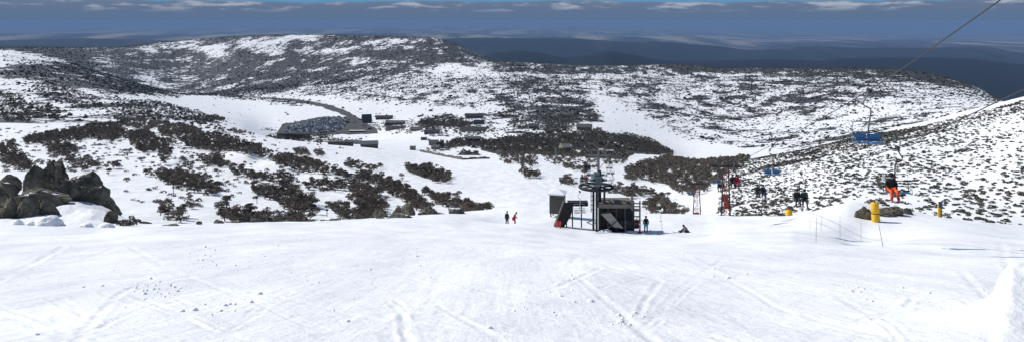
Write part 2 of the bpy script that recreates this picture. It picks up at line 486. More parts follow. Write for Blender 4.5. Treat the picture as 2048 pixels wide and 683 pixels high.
def hit(px, row, dmin=3.0):
    """where the line of sight through (column, row) meets the ground"""
    ci = np.clip((px - pxs[0]) / (pxs[1] - pxs[0]), 0, NC - 1.001); c = int(ci); a = ci - c
    prof = ROWG[:, c] * (1 - a) + ROWG[:, c + 1] * a
    k = np.nonzero((ds >= dmin) & (prof <= row))[0]
    if len(k) == 0: k = [NR - 1]
    k = max(1, k[0])
    t = np.clip((prof[k - 1] - row) / max(1e-6, prof[k - 1] - prof[k]), 0, 1)
    d = ds[k - 1] + t * (ds[k] - ds[k - 1])
    x = (px - CX) / F * d
    return x, d, gz(x, d)


def W(px, row, d):
    return Vector(((px - CX) / F * d, d, -(row - HZ) / F * d))


def on(px, d, dz=0.0):
    x = (px - CX) / F * d
    return Vector((x, d, gz(x, d) + dz))


# ski tracks and cracks pressed into the near snow
TRACKS = [
    ([(225, 600), (262, 575), (300, 560)], .07, .10), ([(150, 683), (185, 640), (225, 602)], .05, .10),
    ([(0, 628), (60, 645), (130, 680)], .06, .14), ([(0, 612), (70, 634), (160, 683)], .05, .10),
    ([(595, 632), (680, 624), (758, 615)], .09, .07), ([(790, 610), (803, 640), (820, 683)], .10, .09),
    ([(795, 600), (812, 632), (832, 683)], .05, .07),
    ([(870, 556), (960, 543), (1040, 534)], .05, .12), ([(1060, 588), (1110, 576), (1140, 562), (1205, 534)], .07, .08),
    ([(1166, 555), (1200, 590), (1245, 632), (1300, 683)], .07, .12), ([(1268, 634), (1290, 600), (1325, 562)], .08, .07),
    ([(1138, 530), (1160, 508)], .06, .07), ([(1190, 576), (1290, 555), (1380, 538)], .05, .08),
    ([(1350, 470), (1560, 486), (1800, 502), (2048, 520)], .04, .10), ([(1580, 458), (1760, 476), (2048, 500)], .04, .09),
    ([(165, 518), (230, 496)], .06, .09), ([(330, 494), (370, 492)], .08, .10),
    ([(930, 640), (990, 675), (1010, 683)], .05, .10), ([(880, 610), (1010, 683)], .04, .10),
    ([(1350, 653), (1460, 683)], .05, .10), ([(1540, 610), (1720, 660), (1800, 683)], .04, .12),
    ([(540, 590), (620, 607), (760, 640)], .04, .14), ([(590, 520), (720, 545), (900, 560)], .03, .14),
]
rt = random.Random(21)
for q in range(34):          # crossing ski runs, two grooves each
    x0 = rt.uniform(-100, 2100); y0 = rt.uniform(480, 640); k = rt.choice((-1, 1, 1))
    ln = rt.uniform(.4, 1.0); x1 = x0 + k * ln * rt.uniform(120, 420); y1 = min(683, y0 + ln * rt.uniform(25, 150)); xm = (x0 + x1) / 2 + rt.uniform(-25, 25)
    for s in (0, 1):
        TRACKS.append(([(x0 + s * .014 * (y0 - 380) * 4, y0), (xm + s * .014 * (y0 + y1 - 760) * 2, (y0 + y1) / 2), (x1 + s * .014 * (y1 - 380) * 4, y1)], rt.uniform(.03, .055), .07))
for poly, dep, wid in TRACKS:
    pts = np.array([hit(*p)[:2] for p in poly])
    seg = []
    for i in range(len(pts) - 1):
        for t in np.linspace(0, 1, 6, endpoint=False): seg.append(pts[i] * (1 - t) + pts[i + 1] * t)
    seg.append(pts[-1]); seg = np.array(seg)
    wob = np.cumsum(RNG.normal(0, .02, seg.shape), 0); seg = seg + wob - wob.mean(0)
    r0 = np.searchsorted(ds, max(2.5, seg[:, 1].min() - 1.5)); r1 = np.searchsorted(ds, seg[:, 1].max() + 1.5)
    xs = XG[r0:r1]; ys = YG[r0:r1]
    best = np.full(xs.shape, 9.)
    for i in range(len(seg) - 1):
        a = seg[i]; b = seg[i + 1]; ab = b - a; L2 = (ab ** 2).sum() + 1e-9
        t = np.clip(((xs - a[0]) * ab[0] + (ys - a[1]) * ab[1]) / L2, 0, 1)
        best = np.minimum(best, np.hypot(xs - a[0] - t * ab[0], ys - a[1] - t * ab[1]))
    w = np.maximum(wid * .62, ys * .004)
    amp = .55 + .9 * fbm(xs / .9, ys / .9, 2)
    ZG[r0:r1] += amp * dep * .27 * (-np.exp(-(best / w) ** 2) + .65 * np.exp(-((best - 1.9 * w) / (.8 * w)) ** 2))

# ------------------------------------------------------------------ plant cover
# thickets of snow gums: outline, share of ground covered, wording
TH = [
    ([(40, 277), (70, 267), (140, 255), (211, 243), (242, 248), (246, 262), (169, 276), (105, 283), (56, 283)], .95, 'the long dark tapering thicket above the rock outcrop at far left'),
    ([(225, 232), (267, 230), (344, 233), (337, 246), (302, 256), (246, 251)], .8, 'the thicket at the upper end of the tapering tree band'),
    ([(183, 258), (253, 256), (253, 275), (200, 277)], .8, 'the small thicket just under the tapering tree band'),
    ([(255, 260), (295, 256), (316, 275), (312, 295), (288, 302), (270, 292), (256, 278)], .97, 'the densest brown thicket on the left slope'),
    ([(316, 252), (360, 245), (400, 255), (420, 285), (408, 297), (380, 292), (350, 275), (320, 268)], .85, 'the hooked thicket right of the densest brown one'),
    ([(313, 275), (345, 275), (345, 300), (335, 322), (318, 320)], .8, 'the narrow upright strip of trees on the left slope'),
    ([(93, 284), (140, 283), (155, 300), (120, 305), (95, 300)], .8, 'the thicket right above the highest boulder'),
    ([(125, 308), (180, 305), (200, 325), (170, 337), (140, 325)], .75, 'the thicket directly behind the rock outcrop'),
    ([(195, 318), (238, 318), (238, 333), (200, 333)], .4, 'the loose trees right of the rock outcrop'),
    ([(0, 300), (35, 300), (70, 322), (60, 337), (20, 325), (0, 320)], .8, 'the thicket behind the leftmost boulders'),
    ([(0, 278), (30, 283), (32, 298), (0, 298)], .8, 'the thicket cut by the left edge of the photo'),
    ([(312, 350), (325, 335), (350, 335), (390, 345), (430, 365), (450, 375), (430, 382), (380, 374), (345, 364)], .92, 'the lone oval thicket in the open left snow run'),
    ([(393, 308), (440, 310), (455, 330), (410, 325)], .85, 'the thicket above the lone oval one'),
    ([(450, 325), (480, 325), (512, 345), (537, 340), (560, 340), (590, 352), (590, 362), (550, 362), (512, 355), (480, 350)], .7, 'the thin line of trees below the wind-drift humps'),
    ([(344, 312), (385, 312), (385, 328), (350, 325)], .5, 'the loose trees above the lone oval thicket'),
    ([(420, 250), (512, 258), (512, 268), (440, 262)], .6, 'the thin line of trees nearest the snowed-in lake'),
    ([(390, 270), (430, 262), (470, 275), (512, 285), (530, 299), (530, 314), (480, 302), (440, 300), (410, 297)], .75, 'the thicket at the upper end of the long diagonal band'),
    ([(270, 395), (300, 393), (300, 405), (275, 405)], .45, 'the few thin trees right of the spear-shaped boulder'),
    ([(315, 410), (330, 400), (345, 412), (380, 425), (378, 436), (330, 432)], .8, 'the thicket at the snow edge left of the trail poles'),
    ([(372, 395), (400, 395), (402, 408), (378, 408)], .8, 'the small clump beside the tall trail pole'),
    ([(436, 405), (480, 405), (512, 420), (545, 425), (570, 428), (590, 420), (615, 428), (628, 443), (560, 446), (512, 442), (470, 436), (440, 428)], .85, 'the row of trees along the near snow edge'),
    ([(530, 299), (558, 300), (617, 314), (660, 332), (709, 346), (737, 342), (779, 353), (811, 370), (835, 385), (856, 406), (866, 424), (839, 415), (814, 402), (779, 381), (751, 364), (709, 353), (653, 342), (600, 339), (565, 328), (544, 318)], .97, 'the long diagonal band of trees down the middle'),
    ([(614, 360), (638, 355), (670, 360), (709, 357), (751, 371), (765, 388), (779, 409), (754, 416), (723, 413), (702, 395), (688, 378), (653, 378), (617, 369)], .88, 'the broad thicket below the long diagonal band'),
    ([(500, 365), (547, 369), (589, 374), (603, 388), (628, 402), (645, 418), (600, 418), (568, 408), (547, 394), (505, 379)], .92, 'the shorter diagonal thicket left of the round boulders'),
    ([(653, 402), (680, 402), (705, 425), (700, 436), (670, 422)], .8, 'the small thicket left of the round boulders'),
    ([(702, 410), (745, 405), (770, 415), (775, 434), (720, 438), (705, 428)], .85, 'the trees touching the left round boulder'),
    ([(835, 374), (863, 381), (902, 392), (934, 397), (955, 406), (972, 418), (934, 423), (902, 411), (881, 401), (856, 388)], .97, 'the straight dark strip running into the piste edge'),
    ([(807, 328), (835, 330), (860, 328), (885, 342), (900, 345), (898, 358), (870, 358), (840, 348), (815, 338)], .92, 'the lone dark island thicket in the middle run'),
    ([(684, 318), (720, 318), (737, 328), (770, 328), (765, 335), (720, 336), (690, 328)], .6, 'the loose trees above the long diagonal band'),
    ([(585, 295), (615, 297), (620, 307), (595, 308)], .9, 'the small clump behind the first snow hump'),
    ([(628, 299), (645, 299), (645, 308), (630, 308)], .95, 'the round clump below the grey valley lodge'),
    ([(1040, 338), (1078, 340), (1078, 350), (1050, 350)], .8, 'the little clump left of the hut'),
    ([(1117, 350), (1140, 345), (1157, 355), (1150, 367), (1120, 364)], .85, 'the clump between the hut and the bullwheel'),
    ([(1225, 365), (1260, 370), (1305, 378), (1340, 394), (1325, 394), (1270, 388), (1230, 387)], .75, 'the strip of trees right of the bullwheel'),
    ([(1288, 402), (1310, 395), (1350, 402), (1368, 402), (1366, 430), (1330, 428), (1300, 418)], .85, 'the clump right of the timber platform'),
    ([(1252, 332), (1291, 320), (1361, 302), (1428, 295), (1477, 300), (1500, 312), (1481, 325), (1446, 350), (1421, 365), (1393, 383), (1361, 380), (1333, 365), (1291, 358), (1249, 355)], .92, 'the dark wood behind the red lattice tower'),
]
# woods further off than the photo shows tree by tree
WOODS = [
    ([(833, 248), (847, 233), (862, 225), (902, 227), (921, 231), (938, 244), (932, 252), (887, 256), (856, 258), (837, 254)], .85),
    ([(963, 222), (1000, 222), (1010, 215), (1060, 215), (1060, 225), (1030, 235), (1000, 235), (985, 228)], .8),
    ([(878, 294), (887, 286), (910, 276), (929, 274), (963, 282), (967, 277), (1003, 276), (1028, 271), (1060, 267), (1060, 328), (1009, 324), (990, 313), (993, 305), (963, 298), (940, 290), (913, 292), (898, 298), (881, 299)], .88),
    ([(902, 313), (925, 300), (951, 301), (978, 313), (978, 320), (951, 321), (921, 317)], .95),
    ([(1024, 230), (1190, 230), (1199, 240), (1140, 245), (1160, 255), (1140, 262), (1100, 262), (1060, 255), (1024, 258)], .6),
    ([(1098, 197), (1150, 190), (1180, 205), (1195, 225), (1199, 240), (1110, 240), (1080, 225)], .8),
    ([(1024, 274), (1059, 265), (1129, 262), (1193, 260), (1235, 267), (1284, 274), (1316, 288), (1351, 304), (1305, 307), (1263, 304), (1249, 325), (1221, 327), (1164, 342), (1143, 335), (1098, 321), (1073, 307), (1024, 314)], .88),
    ([(1024, 310), (1075, 312), (1075, 328), (1050, 332), (1024, 325)], .9),
    ([(648, 261), (668, 270), (655, 274), (620, 274)], .8), ([(769, 240), (785, 234), (792, 240), (780, 246)], .5),
    ([(0, 180), (40, 185), (60, 215), (60, 240), (0, 240)], .6), ([(63, 165), (130, 170), (200, 195), (205, 215), (150, 215), (110, 195), (75, 190)], .6),
    ([(40, 200), (95, 205), (150, 235), (100, 240), (50, 235)], .6), ([(218, 210), (250, 200), (310, 198), (370, 215), (430, 232), (450, 240), (330, 240), (225, 238)], .55),
    ([(0, 242), (60, 238), (120, 248), (60, 262), (0, 262)], .5), ([(380, 232), (440, 228), (450, 240), (400, 242)], .85),
    ([(1186, 255), (1205, 255), (1205, 266), (1186, 266)], .9),
    ([(735, 228), (765, 226), (770, 236), (745, 242)], .5), ([(785, 232), (830, 238), (832, 250), (805, 256), (785, 248)], .35), ([(765, 250), (820, 250), (850, 262), (800, 268), (765, 262)], .3), ([(850, 255), (890, 258), (900, 270), (850, 272)], .5), ([(900, 235), (985, 224), (990, 250), (960, 268), (910, 266)], .4), ([(545, 270), (640, 266), (700, 284), (640, 286), (560, 282)], .3), ([(850, 276), (885, 282), (890, 302), (855, 300)], .4), ([(905, 262), (1060, 250), (1060, 268), (980, 276), (910, 276)], .3),
    ([(1010, 240), (1035, 238), (1050, 248), (1020, 250)], .7), ([(1240, 262), (1300, 275), (1352, 306), (1290, 300)], .8),
]
# share of ground showing heath instead of snow, later entries lie over earlier ones
COV = [
    ([(-340, 60), (0, 90), (160, 90), (200, 140), (350, 192), (450, 240), (440, 262), (0, 300), (-340, 300)], .30),
    ([(-340, 85), (0, 88), (165, 90), (190, 140), (0, 112), (-340, 112)], .9),
    ([(-340, 95), (0, 98), (60, 106), (130, 121), (150, 128), (60, 122), (0, 122), (-340, 118)], .15),
    ([(0, 140), (53, 127), (148, 128), (197, 140), (246, 155), (316, 177), (358, 192), (246, 190), (176, 176), (105, 169), (0, 155)], .80),
    ([(0, 160), (90, 172), (180, 190), (120, 196), (40, 182), (0, 180)], .25),
    ([(440, 200), (520, 150), (700, 125), (960, 112), (1450, 124), (1780, 130), (1900, 145), (2020, 185), (1960, 240), (1700, 255), (1560, 262), (1380, 262), (1240, 235), (1180, 165), (1000, 215), (900, 215), (760, 205), (620, 192), (520, 190)], .46),
    ([(940, 108), (1050, 118), (1350, 122), (1780, 130), (1900, 145), (2010, 185), (1900, 172), (1750, 158), (1440, 148), (1200, 142), (1000, 138)], .74),
    ([(1000, 150), (1180, 160), (1195, 200), (1205, 240), (1080, 240), (1020, 240), (960, 200)], .62),
    ([(760, 150), (940, 148), (1000, 165), (1000, 205), (860, 205), (760, 190)], .42),
    ([(1480, 160), (1720, 165), (1800, 180), (1760, 215), (1600, 232), (1480, 215)], .55),
    ([(1690, 225), (1780, 190), (1850, 172), (2012, 184), (1960, 245), (1800, 262), (1700, 262)], .36),
    ([(1290, 235), (1480, 245), (1700, 232), (1820, 262), (1700, 288), (1600, 305), (1480, 296), (1400, 280), (1300, 256)], .36),
    ([(1178, 165), (1206, 170), (1228, 200), (1290, 232), (1330, 260), (1450, 296), (1290, 276), (1200, 242), (1188, 200)], .05),
    ([(430, 189), (500, 192), (580, 196), (645, 204), (700, 220), (745, 240), (775, 260), (700, 262), (660, 232), (600, 212), (520, 201), (440, 197)], .50),
    ([(530, 262), (556, 244), (600, 238), (560, 262), (620, 276), (760, 274), (700, 280), (600, 280), (540, 276)], .55), ([(715, 228), (830, 228), (830, 262), (715, 250)], .22),
    ([(850, 135), (980, 132), (980, 150), (860, 156)], .15),
    ([(150, 92), (330, 78), (600, 60), (860, 66), (930, 90), (962, 118), (900, 128), (700, 160), (520, 190), (370, 192), (240, 165), (190, 140)], .74),
    ([(288, 102), (330, 88), (415, 84), (400, 92), (330, 101)], .2), ([(390, 98), (430, 88), (465, 97), (450, 111), (420, 111)], .15),
    ([(197, 108), (225, 103), (210, 115), (240, 138), (215, 135), (200, 120)], .3), ([(281, 155), (310, 142), (365, 130), (340, 148), (300, 158)], .2),
    ([(337, 168), (370, 158), (405, 152), (380, 165), (345, 172)], .15), ([(262, 152), (300, 160), (338, 170), (335, 180), (310, 173)], .1),
    ([(440, 87), (512, 78), (600, 68), (668, 72), (600, 82), (560, 94), (512, 99), (465, 94)], .25), ([(607, 108), (640, 95), (700, 92), (760, 92), (700, 102), (640, 111)], .2),
    ([(737, 82), (800, 78), (840, 90), (800, 93), (760, 90)], .25), ([(690, 120), (800, 118), (800, 125), (700, 127)], .2),
    ([(520, 100), (600, 98), (580, 108), (520, 112)], .25), ([(190, 110), (225, 103), (205, 113)], .3), ([(250, 102), (285, 95), (302, 98), (262, 106)], .3), ([(330, 86), (415, 83), (385, 94), (316, 106), (290, 106)], .2),
    ([(350, 127), (382, 122), (374, 131)], .3), ([(395, 172), (418, 168), (405, 176)], .2), ([(440, 172), (468, 171), (458, 180), (438, 181)], .15), ([(590, 172), (640, 170), (620, 178)], .25), ([(540, 186), (640, 183), (600, 190)], .3),
    ([(590, 152), (640, 156), (600, 162)], .35), ([(700, 140), (780, 138), (760, 146), (700, 148)], .45), ([(640, 112), (690, 112), (660, 117)], .2), ([(850, 96), (905, 100), (870, 108)], .9),
    ([(230, 188), (320, 190), (460, 196), (520, 208), (620, 225), (570, 262), (450, 250), (330, 215)], .03),
    ([(520, 206), (700, 212), (900, 218), (1000, 212), (1000, 232), (820, 240), (700, 238), (600, 218)], .06),
]
jx = 9 * fbm(XG / 60, YG / 60, 3); jy = 5 * fbm(XG / 75 + 40, YG / 75, 3)
PXJ = PXG + jx; PYJ = ROWG + jy * smooth(300, 1500, YG)
COVG = np.zeros_like(ZG)
for poly, c in COV:
    COVG[in_poly(PXJ, PYJ, poly) & (YG > 560)] = c
for poly, c in WOODS:
    k = in_poly(PXG, ROWG - 3, poly) & (YG > 560)
    COVG[k] = np.maximum(COVG[k], c * .9)
COVG[YG > 4900] = .95
CB = COVG.copy()                      # cover thins out gradually at the edges of the heath
for _ in range(3):
    for sh in (2, 4):
        CB[:, sh:-sh] = (CB[:, :-2 * sh] + CB[:, 2 * sh:] + 2 * CB[:, sh:-sh]) / 4
    for sh in (1, 2):
        CB[sh:-sh] = (CB[:-2 * sh] + CB[2 * sh:] + 2 * CB[sh:-sh]) / 4
COVG = np.where((YG > 640) & (CB > .004), CB, COVG)


def probit(p):
    p = np.clip(p, .002, .998)
    return np.log(p / (1 - p)) / 1.702


nz_a = fbm(XG / 45, YG / 80, 4, .6); nz_b = fbm(XG / 110, YG / 200, 5, .62)
wfar = smooth(1900, 3000, YG)
nzc = nz_a * (1 - wfar) + nz_b * wfar
nzc = (nzc - nzc.mean()) / nzc.std()
COVER = np.where(COVG > 0, probit(COVG) * 1.5 + .35 * nzc - .15 * (YG < 2700) * (YG > 560), -6.0)
# litter and bare ground under the nearer thickets
for poly, c, _ in TH:
    k = in_poly(PXG, ROWG - 5, poly) & (YG > 120) & (YG < 620)
    COVER[k] = np.maximum(COVER[k], -.75 + .5 * nzc[k] + .8 * (c - .8))
band = [(1440, 345), (1480, 320), (1600, 301), (1700, 277), (1800, 260), (1900, 240), (2048, 201), (2380, 115), (2380, 150), (2048, 222), (1900, 262), (1800, 284), (1700, 305), (1600, 325), (1500, 348)]
k = in_poly(PXG + jx, ROWG, band) & (YG < 420) & (YG > 130)
COVER[k] = -.25 + .8 * fbm(XG[k] / 9, YG[k] / 9, 3)

idx = np.arange(NR * NC).reshape(NR, NC)
FQ = np.stack([idx[:-1, :-1], idx[:-1, 1:], idx[1:, 1:], idx[1:, :-1]], -1).reshape(-1, 4)
me = mesh_np('snowy_ground', np.stack([XG, YG, ZG], -1).reshape(-1, 3), FQ, [M_snow], smooth_shade=True)
at = me.attributes.new('cover', 'FLOAT', 'POINT'); at.data.foreach_set('value', COVER.ravel().astype(np.float32))
pist = (1 - .55 * smooth(20, 90, YG)) * (1 - smooth(90, 400, YG))
at = me.attributes.new('piste', 'FLOAT', 'POINT'); at.data.foreach_set('value', pist.ravel().astype(np.float32))
tag(link('snowy_ground', me), kind='structure')

# ------------------------------------------------------------------ far ranges and plain
FR = [
    (4300, [(-330, 300), (2380, 300)]), (5600, [(-330, 270), (2380, 270)]),
    (9000, [(-330, 120), (0, 92), (50, 92), (120, 92), (160, 95), (250, 104), (400, 125), (700, 160), (900, 135), (990, 108), (1040, 104), (1070, 105), (1130, 114), (1180, 107), (1215, 101), (1245, 106), (1290, 114), (1340, 122), (1450, 124), (1500, 121), (1540, 120), (1640, 123), (1690, 118), (1740, 117), (1850, 116), (1930, 117), (2000, 124), (2060, 131), (2380, 150)]),
    (12500, [(-330, 160), (2380, 162)]),
    (17000, [(-330, 84), (0, 80), (150, 78), (300, 80), (500, 84), (700, 84), (860, 80), (950, 77), (1100, 77), (1220, 82), (1330, 84), (1390, 90), (1440, 94), (1500, 101), (1560, 97), (1640, 94), (1700, 98), (1800, 97), (1900, 96), (1960, 94), (2048, 108), (2380, 118)]),
    (24000, [(-330, 101), (2380, 103)]),
    (33000, [(-330, 70), (0, 68), (250, 67), (420, 70), (700, 67), (900, 66), (1000, 70), (1200, 73), (1380, 74), (1500, 84), (1700, 81), (1900, 83), (2048, 85), (2380, 87)]),
    (44000, [(-330, 76), (1000, 73), (1500, 79), (2380, 81)]),
    (66000, [(-330, 63), (0, 62), (400, 58), (800, 56), (1100, 59), (1400, 64), (1600, 70), (1800, 73), (2048, 76), (2380, 77)]),
    (100000, [(-330, 60), (0, 58), (400, 54), (800, 51), (1100, 52), (1400, 57), (1600, 63), (1800, 67), (2048, 70), (2380, 71)]),
    (130000, [(-330, 66), (2380, 80)]),
]
NCF = 760; NRF = 420
pf = np.linspace(-330, 2380, NCF); uf = (pf - CX) / F
df = np.exp(np.linspace(math.log(4300), math.log(130000), NRF))
fd = np.array([a for a, _ in FR]); fz = np.array([-(pchip(*np.array(r, float).T, pf) - HZ) / F * a for a, r in FR])
ZF = np.empty((NRF, NCF))
for i in range(NCF): ZF[:, i] = pchip(np.log(fd), fz[:, i], np.log(df))
XF = uf[None, :] * df[:, None]; YF = np.repeat(df[:, None], NCF, 1)
ZF += (YF / 9000) ** .8 * 26 * fbm(XF / (YF * .07 + 900), YF / (YF * .16 + 1400), 5, .62)
idx = np.arange(NRF * NCF).reshape(NRF, NCF)
FQ = np.stack([idx[:-1, :-1], idx[:-1, 1:], idx[1:, 1:], idx[1:, :-1]], -1).reshape(-1, 4)


def far_mat():
    m = bpy.data.materials.new('forest_and_paddocks')
    n, l = nodes_of(m)
    b = n['Principled BSDF']; b.inputs['Roughness'].default_value = .95; b.inputs['Specular IOR Level'].default_value = .05
    g = n.new('ShaderNodeNewGeometry')
    mp = n.new('ShaderNodeMapping'); mp.inputs['Scale'].default_value = (.00055, .00013, .0003)
    l.new(g.outputs['Position'], mp.inputs['Vector'])
    a = n.new('ShaderNodeTexNoise'); a.inputs['Scale'].default_value = 1.0; a.inputs['Detail'].default_value = 7; a.inputs['Roughness'].default_value = .6
    l.new(mp.outputs['Vector'], a.inputs['Vector'])
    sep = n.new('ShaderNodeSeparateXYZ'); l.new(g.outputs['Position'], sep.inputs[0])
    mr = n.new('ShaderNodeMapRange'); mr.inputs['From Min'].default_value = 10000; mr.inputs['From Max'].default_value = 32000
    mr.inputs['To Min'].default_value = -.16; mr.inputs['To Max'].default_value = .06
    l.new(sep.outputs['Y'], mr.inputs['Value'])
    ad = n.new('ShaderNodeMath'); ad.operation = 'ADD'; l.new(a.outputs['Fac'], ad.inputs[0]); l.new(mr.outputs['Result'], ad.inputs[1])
    r = n.new('ShaderNodeValToRGB'); e = r.color_ramp.elements
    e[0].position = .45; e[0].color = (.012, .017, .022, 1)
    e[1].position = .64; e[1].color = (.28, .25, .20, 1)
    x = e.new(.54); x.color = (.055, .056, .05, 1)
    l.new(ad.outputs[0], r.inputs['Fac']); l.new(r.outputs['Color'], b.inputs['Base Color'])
    return m


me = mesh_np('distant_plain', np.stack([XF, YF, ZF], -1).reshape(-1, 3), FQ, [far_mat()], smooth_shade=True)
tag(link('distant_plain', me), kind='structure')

# ------------------------------------------------------------------ foliage templates
def leaf_quads(centres, radii, n_each, size, rng, flat=.7):
    V = []; Fc = []
    for c, r, n in zip(centres, radii, n_each):
        p = rng.normal(size=(n, 3)); p /= np.linalg.norm(p, axis=1)[:, None]
        p[:, 2] = np.abs(p[:, 2]) * 1.2 - .2
        p *= (rng.uniform(.45, 1, (n, 1)) ** .5) * r * np.array([1, 1, flat])
        p += c
        a = rng.normal(size=(n, 3)); a /= np.linalg.norm(a, axis=1)[:, None]
        b = np.cross(a, rng.normal(size=(n, 3))); b /= np.linalg.norm(b, axis=1)[:, None] + 1e-9
        s = size * rng.uniform(.6, 1.3, (n, 1)); s2 = s * rng.uniform(.5, .9, (n, 1))
        q = np.stack([p - a * s, p - b * s2, p + a * s, p + b * s2], 1).reshape(-1, 3)
        base = sum(len(v) for v in V)
        V.append(q); Fc.append(np.arange(len(q)).reshape(-1, 4) + base)
    return np.concatenate(V), np.concatenate(Fc)


def gum_template(seed, nleaf=640, size=.17):
    rng = np.random.default_rng(seed)
    h = rng.uniform(2.3, 3.4)
    t = MB(); cs = []; rs = []
    ns = rng.integers(2, 5)
    for k in range(ns):
        az = rng.uniform(0, 6.28); lean = rng.uniform(.4, 1.25)
        top = Vector((math.cos(az) * lean, math.sin(az) * lean, h * rng.uniform(.62, .78)))
        mid = Vector((math.cos(az + .5) * lean * .45, math.sin(az + .5) * lean * .45, h * .36))
        t.tube([(math.cos(az) * .1, math.sin(az) * .1, -.35), mid, top], .11, 6, .04)
        for j in range(3):
            a2 = az + rng.uniform(-1.3, 1.3); e = top + Vector((math.cos(a2) * rng.uniform(.4, 1.0), math.sin(a2) * rng.uniform(.4, 1.0), rng.uniform(.1, .8)))
            t.tube([mid.lerp(top, .75), e], .045, 5, .02)
            cs.append(np.array(e) + [0, 0, .1]); rs.append(rng.uniform(.6, 1.0))
        cs.append(np.array(top) + [0, 0, .25]); rs.append(rng.uniform(.7, 1.05))
        if rng.uniform() < .6: cs.append(np.array(mid) * [2.2, 2.2, .9]); rs.append(rng.uniform(.5, .8))
    n = [int(nleaf * r / sum(rs)) + 1 for r in rs]
    V, Fc = leaf_quads(cs, rs, n, size, rng, .62)
    return t.mesh('trunk', M_bark), mesh_np('crown', V, Fc, [M_leaf])


def shrub_template(seed, n=110, size=.16):
    rng = np.random.default_rng(seed)
    m = rng.integers(2, 5)
    cs = [np.array([rng.uniform(-.45, .45), rng.uniform(-.45, .45), .12]) for _ in range(m)]
    rs = [rng.uniform(.4, .62) for _ in range(m)]
    return leaf_quads(cs, rs, [n // m] * m, size, rng, .75)


GUMS = [gum_template(100 + i, int(420 + 60 * (i % 5)), .15 + .015 * (i % 4)) for i in range(14)]
SHRUBS = [mesh_np('heath_shrub', *shrub_template(300 + i), [M_heath]) for i in range(6)]


def scatter(name, pts, scale, templates, m, flat=1.0, label=None):
    """a mass nobody could count, as ONE mesh"""
    n = len(pts)
    if n == 0: return
    Vs = []; Fs = []; base = 0
    which = RNG.integers(0, len(templates), n); rot = RNG.uniform(0, 6.283, n)
    for k, (tv, tf) in enumerate(templates):
        q = np.nonzero(which == k)[0]
        if len(q) == 0: continue
        c = np.cos(rot[q])[:, None]; s = np.sin(rot[q])[:, None]; sc = scale[q][:, None]
        x = (tv[None, :, 0] * c - tv[None, :, 1] * s) * sc + pts[q, 0][:, None]
        y = (tv[None, :, 0] * s + tv[None, :, 1] * c) * sc + pts[q, 1][:, None]
        z = tv[None, :, 2] * sc * flat + pts[q, 2][:, None]
        V = np.stack([x, y, z], -1).reshape(-1, 3)
        Fq = (tf[None] + (np.arange(len(q)) * len(tv))[:, None, None]).reshape(-1, tf.shape[1]) + base
        Vs.append(V); Fs.append(Fq); base += len(V)
    me = mesh_np(name, np.concatenate(Vs), np.concatenate(Fs), [m])
    return tag(link(name, me), kind='stuff')


def grid_pts(d0, d1, cell, u0=-.72, u1=.78):
    xs = np.arange(min(u0 * d1, u0 * d0), u1 * d1, cell); ys = np.arange(d0, d1, cell)
    x, y = np.meshgrid(xs, ys); x = x.ravel() + RNG.uniform(-.45, .45, x.size) * cell; y = y.ravel() + RNG.uniform(-.45, .45, y.size) * cell
    k = (x / y > u0) & (x / y < u1)
    x = x[k]; y = y[k]
    z = samp(ZG, x, y); vis = samp(VISG, x, y)
    return x, y, z, CX + x / y * F, HZ - F * z / y, vis


# --- snow gums near enough to be told apart
gx, gy, gzz, gpx, grow, gvis = grid_pts(125, 720, 3.0)
mid = grow - 1.6 * F / gy
STEEP = np.abs(np.gradient(ROWG, axis=0)) / np.gradient(ds)[:, None]     # rows of the picture per metre of depth


def seen_share(c, x, y, h, cell, wave, seed):
    """chance of a plant per cell so that a share c of the ground shows as covered from the piste"""
    st = np.clip(h * F / y / np.clip(samp(STEEP, x, y), .02, 9) / cell, 1, 40)
    cc = np.clip(c + .55 * fbm(x / wave + seed, y / (wave * 1.6) - seed, 3), .03, .99)
    return 1 - (1 - cc) ** (2.7 / st)


cand = []
for ti, (poly, c, words) in enumerate(TH):
    k = np.nonzero(in_poly(gpx, mid, poly) & (gvis < 3.2 * F / gy))[0]
    k = k[RNG.uniform(size=k.size) < seen_share(c - .02, gx[k], gy[k], 2.3, 3.0, 17., 0.)]
    for i in k:
        cand.append((gy[i], ti, i))
# single trees the photo shows standing alone
SINGLE = [((254, 312), 'single snow gum with a wide flat crown alone on the left snow run', 1.05),
          ((411, 343), 'small round snow gum standing alone above the lone oval thicket', .8),
          ((438, 349), 'thin leaning snow gum right of the small round one', .7),
          ((290, 352), 'sparse little snow gum left of the lone oval thicket', .8),
          ((218, 350), 'bare little snow gum right of the big boulder top', .7),
          ((284, 325), 'small upright snow gum below the densest brown thicket', .8),
          ((12, 342), 'small dark snow gum between the leftmost boulders', .8),
          ((805, 360), 'thin pale snow gum above the straight dark strip', .8)]
cand.sort()
seen = set(); chosen = []; rest = []
for d, ti, i in cand:
    if i in seen: continue
    seen.add(i)
    (chosen if len(chosen) < 286 else rest).append((ti, i))


def plant_gum(x, y, z, s, label, group=None):
    tr, cr = random.choice(GUMS)
    e = empty('snow_gum', (x, y, z), random.uniform(0, 6.28), label, 'tree', group)
    e.scale = (s * random.uniform(.95, 1.2), s * random.uniform(.95, 1.2), s * random.uniform(.85, 1.1))
    link('trunk', tr, e); link('crown', cr, e)


